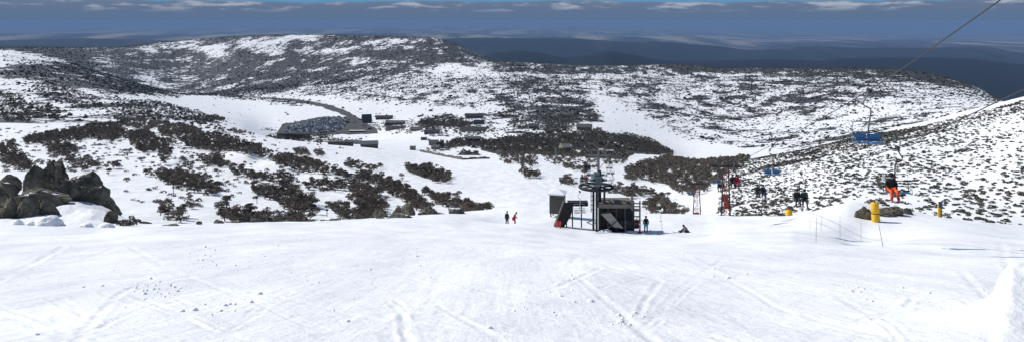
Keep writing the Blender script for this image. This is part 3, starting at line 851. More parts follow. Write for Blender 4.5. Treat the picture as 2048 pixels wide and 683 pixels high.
for (p, lab, s) in SINGLE:
    x, y, z = hit(*p, dmin=130)
    plant_gum(x, y, z - .05, s, lab)
for ti, i in chosen:
    w = TH[ti][2]
    plant_gum(gx[i], gy[i], gzz[i] - .05, random.uniform(.62, 1.02), 'dark brown snow gum in ' + w, 'snow gums in ' + w)
SAP = [shrub_template(1300 + i, 46, .15) for i in range(4)]
SAPM = [mesh_np('sapling', np.concatenate([v * [1, 1, 1.5]]), f, [M_leaf]) for v, f in SAP]
kk = np.nonzero((gpx > 10) & (gpx < 700) & (grow > 262) & (grow < 436) & (gvis < 1) & (COVER[0, 0] < 0) & (RNG.uniform(size=gx.size) < .012))[0]
for i in kk[:90]:
    o = link('sapling', random.choice(SAPM)); o.location = (gx[i], gy[i], gzz[i] - .05); o.rotation_euler = (0, 0, random.uniform(0, 6.28)); s = random.uniform(.5, 1.5); o.scale = (s, s, s)
    tag(o, 'small sparse sapling scattered between the thickets of the left snow run', 'sapling', 'saplings scattered over the left snow run')
# --- woods beyond
far_t = []
for i in range(6):
    rng = np.random.default_rng(500 + i); m = 5
    cs = [np.array([rng.uniform(-1.2, 1.2), rng.uniform(-1.2, 1.2), rng.uniform(1.0, 2.4)]) for _ in range(m)] + [np.array([0, 0, .8])]
    rs = [rng.uniform(.6, 1.0) for _ in range(m)] + [1.0]
    far_t.append(leaf_quads(cs, rs, [24] * 6, .30, rng, .6))
P = [(gx[i], gy[i], gzz[i] - .1) for ti, i in rest]
wx, wy, wz, wpx, wrow, wvis = grid_pts(330, 1500, 4.4)
wm = wrow - 1.5 * F / wy
keep = np.zeros(wx.size, bool); wfb = fbm(wx / 20, wy / 30, 3)
for poly, c in WOODS:
    k = np.nonzero(in_poly(wpx, wm, poly) & (wvis < 4))[0]
    k = k[(wy[k] > 560) | (wpx[k] > 1000)]
    keep[k[RNG.uniform(size=k.size) < seen_share(c - .02, wx[k], wy[k], 2.6, 4.4, 30., 7.)]] = True
P += list(zip(wx[keep], wy[keep], wz[keep] - .1))
# scattered trees on the left-hand ridge and along the valley rim
P = np.array(P)
scatter('gum_woodland', P, RNG.uniform(.65, 1.15, len(P)), far_t, M_leaf_far)
# low growth under and between the trees of the thickets
ux, uy, uz, upx, urow, uvis = grid_pts(130, 640, 2.3)
keep = np.zeros(ux.size, bool)
for poly, c, _ in TH:
    k = np.nonzero(in_poly(upx, urow - .7 * F / uy, poly) & (uvis < 1.5 * F / uy))[0]
    keep[k[RNG.uniform(size=k.size) < seen_share(c - .14, ux[k], uy[k], 1.2, 2.3, 14., 0.)]] = True
for poly, c in (([(0, 256), (240, 240), (450, 246), (560, 290), (860, 395), (700, 436), (560, 440), (470, 380), (250, 400), (240, 340), (0, 340)], .10), ([(0, 270), (300, 262), (440, 262), (520, 300), (300, 345), (0, 330)], .14)):
    k = np.nonzero(in_poly(upx, urow - .7 * F / uy, poly) & (uvis < 1.5 * F / uy))[0]
    keep[k[RNG.uniform(size=k.size) < seen_share(c, ux[k], uy[k], 1.2, 2.3, 11., 3.)]] = True
U = np.stack([ux, uy, uz - .05], -1)[keep]
ut = [shrub_template(1500 + i, 44, .17) for i in range(6)]
scatter('thicket_undergrowth', U, RNG.uniform(.8, 1.7, len(U)), ut, M_leaf, 1.0)
print('undergrowth', len(U), 'trees', len(chosen), 'woodland', len(P))

# --- heath on the plateau: shrubs where the snow has gone
sh_t = [shrub_template(700 + i, 14, .5) for i in range(6)]
hx, hy, hz, hpx, hrow, hvis = grid_pts(640, 2900, 7.5)
hc = samp(COVER, hx, hy)
k = (RNG.uniform(size=hx.size) < .62 / (1 + np.exp(-1.9 * (hc + .55)))) & (hvis < 3)
P = np.stack([hx, hy, hz - .1], -1)[k]
sc = RNG.lognormal(.55, .38, len(P)) * (1 + .25 * (P[:, 1] > 1500))
tall = RNG.uniform(size=len(P)) < .04; sc[tall] *= 1.6
scatter('heath_scrub', P, sc, sh_t, M_heath, .85)
print('plateau shrubs', len(P))
hx, hy, hz, hpx, hrow, hvis = grid_pts(2700, 4750, 13.0, -.70, .05)
hc = samp(COVER, hx, hy)
k = (RNG.uniform(size=hx.size) < .60 / (1 + np.exp(-1.7 * (hc + .1)))) & (hvis < 2)
P = np.stack([hx, hy, hz - .2], -1)[k]
far_sh = [shrub_template(1700 + i, 10, .62) for i in range(6)]
scatter('hill_scrub', P, RNG.lognormal(1.15, .35, len(P)), far_sh, M_heath, .8)
print('hill scrub', len(P))

# --- heath on the slope at the right
slope = [(1436, 445), (1436, 350), (1500, 330), (1600, 310), (1700, 288), (1800, 268), (1900, 250), (2048, 208), (2380, 130), (2380, 500), (1900, 452), (1800, 440), (1560, 442)]
x, y, z, px_, row, vis = grid_pts(104, 330, .95, .24, .8)
dens = np.zeros(x.size)
dens[in_poly(px_, row, slope)] = .30
nzs = fbm(x / 14, y / 14, 3)
dens *= np.clip(1 + 1.3 * nzs, .25, 2.2)
dens[in_poly(px_, row, band)] = .46
dens[in_poly(px_, row, [(1436, 350), (1470, 345), (1600, 400), (1600, 445), (1436, 445)])] *= 1.5
dens[in_poly(px_, row, [(1930, 405), (2300, 380), (2300, 470), (1930, 450)])] *= 1.3
k = (RNG.uniform(size=x.size) < dens) & (vis < 1.0 * F / y) & (y > 112)
hs = np.stack([x, y, z - .04], -1)[k]
ss = RNG.uniform(.28, .72, len(hs)) * np.clip(1.0 + .5 * fbm(hs[:, 0] / 9, hs[:, 1] / 9, 2), .6, 1.6)
big = ss / hs[:, 1]
inframe = (CX + hs[:, 0] / hs[:, 1] * F < 2046) & (HZ - F * hs[:, 2] / hs[:, 1] < 445)
order = np.argsort(-big * inframe)
pick = order[:270]; rest_i = order[270:]
for i in pick:
    o = link('heath_shrub', random.choice(SHRUBS))
    o.location = hs[i]; o.rotation_euler = (0, 0, random.uniform(0, 6.28)); s = ss[i] * 1.1
    o.scale = (s * 1.25, s * 1.1, s)
    tag(o, 'low dark heath shrub poking out of the snow on the right-hand slope', 'shrub', 'heath shrubs on the right-hand slope')
sl_t = [shrub_template(900 + i, 34, .26) for i in range(6)]
scatter('slope_scrub', hs[rest_i], ss[rest_i] * 1.15, sl_t, M_heath, .9)
print('slope shrubs', len(hs))

# ------------------------------------------------------------------ boulders
def boulder(seed, label, px0, px1, r0, r1, d, depth=.8, base_sink=.25, tilt=0, cuts=5, group=None, square=1.0, name='boulder'):
    rng = np.random.default_rng(seed)
    bm = bmesh.new(); bmesh.ops.create_icosphere(bm, subdivisions=5, radius=1.0)
    V = np.array([v.co for v in bm.verts])
    V = np.sign(V) * np.abs(V) ** square
    V /= np.abs(V).max(0)
    for _ in range(cuts + 3):
        nn = rng.normal(size=3); nn[2] = abs(nn[2]) * .8; nn /= np.linalg.norm(nn)
        lim = rng.uniform(.55, .82)
        e = np.maximum(V @ nn - lim, 0)
        V -= e[:, None] * nn * .97
    o1 = rng.uniform(0, 50)
    n1 = fbm(V[:, 0] * 1.3 + o1 + V[:, 2], V[:, 1] * 1.3 - o1 + V[:, 2] * .7, 4)
    n2 = fbm(V[:, 0] * 4 + o1, V[:, 2] * 4 + V[:, 1] * 3, 3)
    crack = np.abs(fbm(V[:, 0] * 1.6 + V[:, 2] * .4 + o1, V[:, 2] * .9 + V[:, 1] - o1, 2))
    V *= (1 + .20 * n1 + .07 * n2 - .16 * np.exp(-(crack / .055) ** 2))[:, None]
    V /= np.abs(V).max(0)
    w = (px1 - px0) / F * d; h = (r1 - r0) / F * d
    V[:, 0] *= w / 2; V[:, 1] *= w / 2 * depth
    V[:, 2] = (V[:, 2] + 1) / 2 * (h * (1 + base_sink)) - h * base_sink
    if tilt:
        V[:, 0] += V[:, 2] * tilt
    for v, c in zip(bm.verts, V): v.co = c
    me = bpy.data.meshes.new(name); bm.to_mesh(me); bm.free()
    me.materials.append(M_rock)
    for p in me.polygons: p.use_smooth = True
    try: me.set_sharp_from_angle(angle=R(38))
    except Exception: pass
    o = link(name, me)
    c = W((px0 + px1) / 2, r1, d)
    o.location = (c.x, c.y + w * depth * .12, c.z)
    return tag(o, label, 'rock', group)


boulder(1, 'tall rounded granite boulder forming the summit of the left outcrop', 64, 146, 320, 394, 73, .8, .3, 0, 1)
boulder(2, 'upright granite slab leaning on the left side of the summit boulder', 42, 92, 330, 394, 71.8, .6, .3, .08, 2)
boulder(3, 'dark blocky boulder right of the summit boulder of the outcrop', 122, 200, 337, 402, 74, .7, .3, 0, 2, square=.85)
boulder(4, 'black upright boulder above the spear-shaped one on the outcrop', 180, 218, 361, 408, 72, .8, .3, 0, 2)
boulder(5, 'dark spear-shaped boulder sloping down at the right end of the outcrop', 178, 242, 374, 424, 70.5, .55, .4, -.35, 3)
boulder(6, 'small grey boulder at the foot of the summit boulder', 104, 160, 355, 398, 69.5, .7, .35, 0, 2)
boulder(16, 'narrow grey boulder between the summit boulder and the dark blocky one', 134, 172, 364, 400, 69.8, .7, .35, 0, 2)
boulder(7, 'low dark boulder under the left edge of the outcrop ridge', -12, 40, 348, 386, 74, .8, .3, 0, 2)
boulder(8, 'dark hunched boulder at the left edge of the photo', -22, 34, 364, 415, 66, .8, .35, 0, 2)
boulder(9, 'cracked boulder at the bottom left corner of the outcrop', -16, 29, 392, 446, 61, .8, .3, 0, 2, square=.85)
boulder(10, 'greenish square boulder in the front row of the outcrop', 24, 74, 393, 446, 61.5, .8, .25, 0, 2, square=.8)
boulder(11, 'rounded brown boulder at the right of the front row', 62, 118, 396, 440, 62.5, .7, .35, -.2, 1)
boulder(12, 'small pale boulder half buried in the shaded drift', 206, 234, 420, 446, 62, .8, .5, 0, 1)
boulder(13, 'low mossy rock ledge between the summit boulder and front row', 36, 142, 376, 404, 67, .6, .5, 0, 1)
boulder(17, 'flat dark ledge left of the low mossy rock ledge', 20, 66, 384, 406, 65.5, .6, .5, 0, 1)
boulder(14, 'flat dark rock beside the dark bush at the snow edge', 318, 362, 446, 456, 62, .7, .6, 0, 4)
boulder(15, 'small pointed dark rock at the near snow edge', 425, 448, 437, 449, 70, .8, .5, 0, 4)
boulder(21, 'squat round boulder at the left of the middle boulder group', 745, 778, 415, 438, 91, .8, .4, 0, 4)
boulder(22, 'biggest domed boulder in the middle group', 798, 832, 404, 431, 97, .9, .5, 0, 4)
boulder(23, 'narrow leaning boulder touching the biggest domed one', 781, 803, 412, 433, 95, .7, .5, .25, 5)
boulder(24, 'broad low boulder right of the biggest domed one', 834, 879, 410, 431, 98, .7, .5, 0, 5)
boulder(25, 'greenish low boulder at the right end of the middle group', 896, 932, 410, 427, 102, .8, .6, 0, 4)
boulder(26, 'flat grey slab lying in front of the domed boulder', 770, 834, 427, 438, 90, .6, .7, 0, 4)
boulder(27, 'small dark peaked rock left of the middle boulder group', 655, 678, 435, 445, 85, .8, .6, 0, 4)
boulder(28, 'thin dark rock beside the small peaked one', 672, 692, 438, 444, 84.5, .7, .6, 0, 4)
boulder(29, 'thin rock slab under the squat round boulder', 740, 788, 433, 440, 88, .6, .7, 0, 4)
boulder(31, 'brown boulder under the yellow tower pad on the right mound', 1706, 1752, 411, 437, 76.2, .7, .4, 0, 5)
boulder(32, 'flat brown rock behind the yellow tower pad', 1754, 1816, 408, 428, 78.5, .6, .5, 0, 5)
boulder(33, 'small grey rock at the right end of the mound rocks', 1802, 1828, 412, 428, 79.5, .7, .5, 0, 5)
boulder(34, 'thin dark rock low beside the yellow tower pad', 1758, 1796, 423, 437, 77.5, .5, .6, 0, 4)
boulder(35, 'long dark rock on the left flank of the right mound', 1614, 1656, 415, 432, 84, .5, .7, 0, 4)

for i, (x0_, x1_, r0_, r1_, dd, w_) in enumerate(((392, 404, 440, 446, 66, 'tiny dark rock left of the small pointed rock'), (460, 482, 440, 446, 72, 'low dark rock right of the small pointed rock'), (496, 508, 440, 445, 76, 'tiny rock below the row of trees at the snow edge'),
        (560, 584, 440, 446, 80, 'low flat rock below the row of trees at the snow edge'), (604, 616, 440, 445, 82, 'tiny rock left of the small dark peaked rock'), (700, 716, 436, 441, 87, 'tiny rock between the peaked rock and the squat round boulder'), (866, 890, 424, 431, 99, 'dark rock under the broad low boulder'), (286, 304, 442, 449, 66, 'small rock right of the dark rounded bush'))):
    boulder(50 + i, w_, x0_, x1_, r0_, r1_, dd, .8, .6, 0, 2)
# bushes at the outcrop
def lone_shrub(px, d, s, label, sy=1.0, dz=0):
    rng = np.random.default_rng(int(px))
    V, Fc = leaf_quads([np.array([q, rng.uniform(-.3, .3), .15]) for q in (-.6, -.1, .45)], [.55, .65, .5], [170, 200, 150], .10, rng, .8)
    o = link('heath_shrub', mesh_np('heath_shrub', V, Fc, [M_heath])); o.location = on(px, d, dz); o.scale = (s, s * .8, s * sy)
    return tag(o, label, 'shrub')


lone_shrub(255, 59.5, .78, 'dark rounded bush at the snow edge below the outcrop', .9)
lone_shrub(268, 75, .7, 'thin twiggy bush beside the spear-shaped boulder', 1.2)
lone_shrub(290, 66, .4, 'tiny bush on the snow edge right of the dark rounded bush', .8)
lone_shrub(520, 84, .5, 'low bush on the near snow edge below the row of trees')
lone_shrub(958, 112, .8, 'low bush where the straight dark tree strip meets the piste', 1.1)

# snow lumps ploughed up along the edge of the piste
def snow_lump(seed, px, row, w, h, label):
    rng = np.random.default_rng(seed)
    bm = bmesh.new(); bmesh.ops.create_icosphere(bm, subdivisions=4, radius=1.0)
    V = np.array([v.co for v in bm.verts])
    V *= (1 + .35 * fbm(V[:, 0] * 1.7 + seed, V[:, 1] * 1.7 + V[:, 2], 4))[:, None]
    for v, c in zip(bm.verts, V * np.array([w / 2, w * .4, h])): v.co = c
    me = bpy.data.meshes.new('snow_lump'); bm.to_mesh(me); bm.free(); me.materials.append(M_clod)
    for p in me.polygons: p.use_smooth = True
    o = link('snow_lump', me); x, y, z = hit(px, row); o.location = (x, y, z - h * .15)
    return tag(o, label, 'snow')


snow_lump(1, 97, 449, 2.0, .78, 'big rounded white snow lump in front of the outcrop')
snow_lump(2, 35, 448, .9, .42, 'snow lump below the greenish square boulder')
snow_lump(3, 62, 449, .8, .3, 'low snow lump left of the big rounded one')
snow_lump(4, 172, 452, 1.0, .3, 'low snow lump right of the big rounded one')
snow_lump(5, 212, 453, 1.2, .34, 'snow lump left of the dark rounded bush')

cl_x = []; 
def clods(cx, cy, sx, sy, n):
    for _ in range(n):
        p = (random.gauss(cx, sx), random.gauss(cy, sy))
        if 446 < p[1] < 690:
            x, y, z = hit(*p)
            if y < 80: cl_x.append((x, y, z))


for a in ((320, 580, 22, 9, 40), (300, 568, 35, 6, 14), (420, 515, 55, 14, 26), (470, 505, 40, 12, 14), (840, 515, 6, 5, 14), (560, 480, 90, 15, 26), (470, 610, 50, 15, 14), (1730, 582, 40, 8, 26),
          (130, 448, 90, 3, 60), (1450, 545, 30, 8, 10), (1130, 560, 12, 4, 8), (1090, 600, 40, 14, 14), (840, 505, 260, 30, 26), (400, 560, 300, 60, 34), (1500, 560, 300, 60, 20), (1250, 640, 20, 10, 14)):
    clods(*a)
rng = np.random.default_rng(5)
ct = []
for i in range(5):
    bm = bmesh.new(); bmesh.ops.create_icosphere(bm, subdivisions=2, radius=1.0)
    V = np.array([v.co for v in bm.verts]); Fc = np.array([[v.index for v in f.verts] for f in bm.faces]); bm.free()
    V *= (1 + .5 * fbm(V[:, 0] * 1.2 + i * 7, V[:, 1] * 1.2 + V[:, 2], 3))[:, None] * np.array([1, .8, .7]); ct.append((V, Fc))
cl = np.array(cl_x)
o = scatter('snow_crumbs', cl, np.clip(rng.lognormal(-3.45, .45, len(cl)), .012, .085), ct, M_clod)

# ------------------------------------------------------------------ valley: road, car park, buildings
def drape(name, strips, m, lift):
    """strip of (left, right) column/row pairs laid on the ground"""
    V = []; Fc = []
    for a, b in strips:
        A = np.array(hit(*a, dmin=700)); B = np.array(hit(*b, dmin=700))
        for t in np.linspace(0, 1, 41):
            p = A * (1 - t) + B * t
            V.append((p[0], p[1], gz(p[0], p[1]) + lift))
    for i in range(len(strips) - 1):
        for k in range(40): Fc.append((i * 41 + k, i * 41 + k + 1, i * 41 + k + 42, i * 41 + k + 41))
    return tag(link(name, mesh_np(name, V, Fc, [m], smooth_shade=True)), kind='structure')


def dense(pts, n, jit=.7):
    a = np.array(pts, float); t = np.arange(len(a)); q = np.linspace(0, len(a) - 1, n)
    w = RNG.normal(0, jit, (n, 2)); w[:, 0] *= 2; w[1:-1] = (w[:-2] + w[1:-1] + w[2:]) / 2.2
    return np.stack([pchip(t, a[:, 0], q), pchip(t, a[:, 1], q)], 1) + w


rl = dense([(440, 193), (500, 195), (560, 200), (620, 209), (662, 221), (697, 235), (722, 254)], 90)
ru = dense([(450, 192), (510, 194), (575, 198), (635, 205.5), (682, 218), (714, 234), (742, 256)], 90)
drape('road', list(zip(map(tuple, rl), map(tuple, ru))), M_asphalt, .6)
pl = dense([(553, 267), (575, 271), (620, 271), (680, 269), (755, 268)], 90)
pu = dense([(566, 249), (604, 242), (650, 234), (690, 234), (752, 258)], 90)
drape('car_park', list(zip(map(tuple, pl), map(tuple, pu))), M_asphalt, .9)


def car_mesh(paint):
    b = MB()
    b.prism([(-2.2, .35), (2.2, .35), (2.25, .8), (1.3, .98), (.75, 1.5), (-1.2, 1.52), (-2.0, 1.0), (-2.25, .8)], -.88, .88)
    me = b.mesh('parked_car', paint, bevel=.06)
    w = [MB().tube([(sx, sy - .12, .33), (sx, sy + .12, .33)], .33, 8).mesh('wheel', M_dark) for sx in (-1.35, 1.35) for sy in (-.8, .8)]
    g = MB(); g.prism([(1.15, 1.0), (.72, 1.42), (-1.15, 1.44), (-1.85, 1.02)], -.9, .9)
    return me, w, g.mesh('windows', M_glass)


PAINT = [('white', (.62, .63, .65)), ('silver', (.28, .30, .33)), ('dark blue', (.02, .035, .09)), ('black', (.012, .012, .015)), ('grey', (.07, .075, .085)), ('red', (.16, .02, .02))]
CARS = []
for nm, c in PAINT:
    m = mat(nm.replace(' ', '_') + '_car_paint', c, .3, .1, .03, spec=.5); CARS.append((nm, car_mesh(m)))
lot = [(566, 268), (578, 253), (610, 246), (650, 238), (685, 237), (694, 244), (690, 256), (672, 265), (620, 268)]
A = np.array(hit(566, 267, 1150)[:2])
rowdir = np.array([math.cos(.12), math.sin(.12)]); nrm = np.array([-rowdir[1], rowdir[0]])
ca = []
for j in range(-8, 70):
    for i in range(-60, 110):
        p = A + rowdir * (i * 2.75) + nrm * (j * 5.6 + (j // 2) * 3.4) + RNG.normal(0, .2, 2)
        if random.random() < .10: continue
        z = gz(p[0], p[1]); q = (CX + p[0] / p[1] * F, HZ - F * z / p[1])
        ca.append((q[0], q[1], p[0], p[1], z))
ca = np.array(ca); ok = in_poly(ca[:, 0], ca[:, 1], lot); ca = ca[ok]
ca = ca[np.argsort(ca[:, 3])]; print('car bays', len(ca), ca[0], ca[-1])
ang = math.atan2(nrm[1], nrm[0])
for q in ca[:290]:
    nm, (bm_, wh, gl) = random.choices(CARS, [15, 18, 24, 24, 21, 3])[0]
    o = link('parked_car', bm_); o.location = (q[2], q[3], q[4] + .95); o.rotation_euler = (0, 0, ang + random.choice([0, math.pi]) + random.gauss(0, .04))
    tag(o, f'tiny {nm} car parked in the near rows of the packed valley car park', 'car', f'{nm} cars in the near rows of the valley car park')
    for m_ in wh: link('wheel', m_, o)
    link('windows', gl, o)
rest_c = ca[290:]
if len(rest_c):
    Vs = []; Fs = []; Mi = []; nb = 0
    pick = RNG.choice(6, len(rest_c), p=np.array([15, 18, 24, 24, 21, 3]) / 105)
    for q, pk in zip(rest_c, pick):
        me_ = CARS[pk][1][0]
        c_, s_ = math.cos(ang), math.sin(ang)
        for v in me_.vertices: Vs.append((v.co.x * c_ - v.co.y * s_ + q[2], v.co.x * s_ + v.co.y * c_ + q[3], v.co.z + q[4] + .95))
        for p in me_.polygons: Fs.append([nb + i for i in p.vertices]); Mi.append(int(pk))
        nb += len(me_.vertices)
    me = bpy.data.meshes.new('parked_car_rows'); me.from_pydata(Vs, [], Fs)
    for _, c in CARS: me.materials.append(c[0].materials[0])
    me.polygons.foreach_set('material_index', Mi)
    tag(link('parked_car_rows', me), kind='stuff')


def lodge(px0, px1, r0, r1, label, wall, roof, kind='gable', rz=0.0, dep=.5, wins=4, name='lodge', dmin=600):
    x, y, z = hit((px0 + px1) / 2, r1, dmin)
    w = (px1 - px0) / F * y * .93; h = max(2.6, (r1 - r0) / F * y); dp = max(6, min(14, w * dep))
    e = empty(name, (x, y + dp * .3, z), rz, label, 'building')
    hw = h * (.55 if kind != 'flat' else .9)
    if kind == 'aframe': hw = h * .18
    MB().box((0, 0, hw / 2 - 1.0), (w * .94, dp * .94, hw + 2.0)).build('wall', wall, e)
    if kind == 'flat':
        MB().box((0, 0, hw + .16), (w, dp, .3)).build('roof', roof, e)
    elif kind == 'skillion':
        b = MB(); a = [(-dp / 2, hw), (dp / 2, h), (dp / 2, h - .35), (-dp / 2, hw - .35)]
        n0 = len(b.v)
        for sx in (-w / 2, w / 2):
            for (yy, zz) in a: b.v.append((sx, yy, zz + .36))
        b.f += [(0, 1, 2, 3), (7, 6, 5, 4), (0, 4, 5, 1), (1, 5, 6, 2), (2, 6, 7, 3), (3, 7, 4, 0)]
        b.build('roof', roof, e)
    else:  # gable with the ridge along the width
        b = MB()
        pr = [(-dp / 2 - .4, hw), (0, h), (dp / 2 + .4, hw), (dp / 2 + .4, hw - .3), (-dp / 2 - .4, hw - .3)]
        for sx in (-w / 2, w / 2):
            for (yy, zz) in pr: b.v.append((sx, yy, zz))
        b.f += [(0, 1, 2, 3, 4), (9, 8, 7, 6, 5)] + [(i, i + 5, (i + 1) % 5 + 5, (i + 1) % 5) for i in range(5)]
        b.build('roof', roof, e)
    for i in range(wins):
        sx = (i + .5) / wins * w * .86 - w * .43
        f = MB().box((sx, -dp * .47 - .04, hw * .55), (w * .86 / wins * .5, .10, min(1.3, hw * .45))).build('window', M_glass, e)
    return e


lodge(722, 743, 229, 246, 'dark steep-roofed lodge behind the car park road', M_wall_brown, M_tin_dark, 'aframe', R(20), .9, 2)
lodge(749, 787, 231, 239, 'long low dark lodge right of the steep-roofed one', M_wall_brown, M_tin_dark, 'gable', R(4), .25)
lodge(769, 811, 241, 250, 'grey-roofed lodge behind the snowed-in flat', M_wall_brown, M_tin_grey, 'gable', R(-5), .3)
lodge(768, 814, 252, 259, 'long flat grey lodge in front of the grey-roofed one', M_wall_grey, M_tin_dark, 'flat', R(3), .25)
lodge(549, 623, 266, 277, 'very long dark ski centre building in front of the parked cars', M_wall_brown, M_tin_dark, 'flat', R(-4), .2, 8, 'ski_centre')
lodge(653, 708, 287, 294, 'long low dark building below the ski centre', M_wall_brown, M_tin_dark, 'flat', R(2), .2, 6)
lodge(690, 723, 282, 288, 'narrow grey-roofed shed behind the long low building', M_wall_grey, M_tin_grey, 'skillion', R(-10), .2, 3, 'shed')
lodge(718, 757, 288, 299, 'grey lodge with pale skillion roof at the edge of the open snow', M_wall_brown, M_tin_grey, 'skillion', R(14), .4, 4)
lodge(697, 731, 261, 265.5, 'long white-roofed shelter beside the car park', M_wall_grey, M_snowroof, 'flat', R(1), .15, 4, 'shelter')
lodge(784, 811, 242, 249, 'dark lodge left of the wood in the valley', M_wall_brown, M_tin_dark, 'gable', R(0), .4)
lodge(819, 846, 254, 262, 'grey chalet at the near corner of the valley wood', M_wall_grey, M_tin_grey, 'gable', R(-8), .4)
lodge(846, 881, 260, 268, 'dark chalet at the foot of the valley wood', M_wall_brown, M_tin_dark, 'gable', R(8), .35)
lodge(919, 976, 254, 263, 'long stone lodge with a curved line of dark openings', M_wall_stone, M_tin_dark, 'gable', R(-2), .2, 8)
lodge(946, 970, 240, 249, 'dark blue boxy lodge right of the valley wood', M_wall_blue, M_tin_dark, 'flat', 0, .4)
lodge(928, 968, 227, 237, 'long dark blue lodge behind the valley wood', M_wall_blue, M_tin_dark, 'gable', R(3), .25, 6)
lodge(841, 854, 276, 280.5, 'small dark hut alone in the middle of the snow', M_wall_brown, M_tin_dark, 'flat', 0, .5, 2, 'ski_hut')
lodge(856, 878, 280, 291, 'grey two storey chalet at the left tip of the dark wood', M_wall_grey, M_tin_grey, 'gable', R(6), .5)
lodge(862, 880, 290, 299, 'lower grey chalet in front of the two storey one', M_wall_grey, M_tin_grey, 'gable', R(-6), .5, 3)
lodge(819, 831, 297, 300, 'tiny grey pump shed on the open snow', M_wall_grey, M_tin_grey, 'flat', 0, .5, 1, 'shed')
lodge(932, 963, 273, 282, 'grey-roofed lodge standing inside the dark wood', M_wall_brown, M_tin_grey, 'gable', 0, .3)
lodge(1152, 1186, 248, 261, 'brown-roofed lodge at the crown of the wooded knoll', M_wall_brown, M_tin_grey, 'gable', R(-10), .4)
lodge(1119, 1141, 288, 302, 'beige-roofed lodge in the middle of the wooded knoll', M_wall_grey, M_tin_beige, 'gable', R(25), .6, 3)
lodge(1055, 1078, 248, 257, 'small grey lodge left of the wooded knoll', M_wall_grey, M_tin_grey, 'gable', R(10), .5, 2)

# low dark stone wall along the valley run
wp = dense([(841, 303), (870, 309), (905, 316), (940, 322), (980, 328)], 24, .25)
b = MB(); wpts = [hit(p[0], p[1], 500) for p in wp]
for i in range(len(wpts) - 1):
    a = Vector(wpts[i]); c = Vector(wpts[i + 1]); mdl = (a + c) / 2; dv = c - a
    b.box(mdl + Vector((0, 0, .3)), (dv.length * 1.0, 1.2, 1.7 + .5 * math.sin(i * 1.9)), (math.atan2(dv.y, dv.x), 'Z'))
tag(b.build('stone_wall', M_stonewall), 'long low dark wall curving along the groomed valley run', 'wall')

# ------------------------------------------------------------------ trail poles and markers
def trail_pole(px, row, h, label):
    x, y, z = hit(px, row, 120)
    e = empty('trail_pole', (x, y, z), 0, label, 'pole')
    MB().tube([(0, 0, -.4), (0, 0, h)], .11, 8, .09).build('pole', M_dark, e)
    MB().box((0, -.1, h - .25), (.7, .08, .5)).build('marker_board', M_dark, e)


trail_pole(347, 389, 2.4, 'tall dark trail pole below the lone oval thicket')
trail_pole(514, 406, 2.1, 'dark trail pole left of the shorter diagonal thicket')
trail_pole(654, 432, 2.0, 'dark trail pole left of the middle boulder group')


def bamboo(px, row, px_top, row_top, label):
    x, y, z = hit(px, row); t = W(px_top, row_top, y)
    d = t - Vector((x, y, z))
    e = empty('bamboo_pole', (x, y, z), 0, label, 'pole')
    MB().tube([-.2 * d.normalized(), d * .5, d], .016, 8, .010).build('cane', M_bamboo, e)
    kn = MB()
    for q in (.15, .35, .55, .75):
        u = d.normalized(); kn.tube([d * q - u * .012, d * q + u * .012], .021, 8)
    kn.build('joints', M_bamboo, e)


bamboo(1620, 457, 1620, 431, 'farthest left bamboo pole standing on the right mound slope')
bamboo(1632, 484, 1633, 433, 'tall bamboo pole nearest the camera at the left of the row')
bamboo(1642, 459, 1644, 429, 'bamboo pole just behind the tall left one')
bamboo(1680, 475, 1680, 430, 'bamboo pole in the middle of the row with a shadow at its foot')
bamboo(1722, 483, 1722, 438, 'bamboo pole below the brown boulder')
bamboo(1766, 493, 1757, 445, 'leaning bamboo pole below the yellow tower pad')


def tower_pad(px, row, d, h, r, label, two=True, lean=0):
    p = W(px, row, d); p.z = min(p.z, gz(p.x, p.y) + .02)
    e = empty('tower_pad', p, 0, label, 'safety pad'); e.rotation_euler = (0, lean, 0)
    hh = h / 2 if two else h
    for k in range(2 if two else 1):
        z0 = k * hh
        MB().lathe([(r * .93, z0 - .1 * (k == 0)), (r, z0 + .04), (r, z0 + hh - .06), (r * .9, z0 + hh - .015)], n=24).build('pad', M_yellow, e, sm=True)
    MB().tube([(0, 0, -.6), (0, 0, h + .28)], .06, 8).build('post', M_steel, e)
    if two: MB().lathe([(r * 1.012, hh - .06), (r * 1.012, hh + .0)], n=24).build('strap', M_dark, e)
    MB().tube([(.07, 0, h - .02), (.07, 0, h + .22), (-.05, 0, h + .3)], .025, 6).build('hook', M_steel, e)


tower_pad(1752, 446, 75, 2.0, .37, 'tall yellow padded post of two stacked pads on the right mound', True, R(-4))
tower_pad(1578, 434, 101, .95, .42, 'short yellow padded post half hidden by the snow crest', False)
# trail sign post at the far right of the mound
p = on(1880, 81.5)
e = empty('trail_sign', p, 0, 'narrow yellow post with a dark blue board at the right of the mound', 'sign')
MB().box((-.1, 0, .55), (.22, .14, 1.5)).build('post', M_yellow, e)
MB().box((.12, .0, .7), (.12, .12, 1.7)).build('back_post', M_timber, e)
MB().box((0, -.09, 1.3), (.42, .04, .62)).build('board', mat('dark_blue_board', (.05, .07, .16), .6), e)


def marker_post(px, row, h, label, lean=0):
    x, y, z = hit(px, row, 60)
    e = empty('marker_post', (x, y, z), 0, label, 'post'); e.rotation_euler = (0, lean, 0)
    MB().tube([(0, 0, -.3), (0, 0, h)], .075, 10).build('post', M_redwhite, e)
    for q in (.35, .68): MB().tube([(0, 0, h * q), (0, 0, h * q + .14)], .082, 10).build('band', M_white, e)
    MB().lathe([(.28, 0), (.28, .05), (.12, .09)], n=14).build('foot', M_dark, e)


marker_post(1204, 461, 1.05, 'leaning red and white post under the timber platform', R(9))
marker_post(1279, 465, 1.30, 'upright red and white post beside the skier in blue trousers')

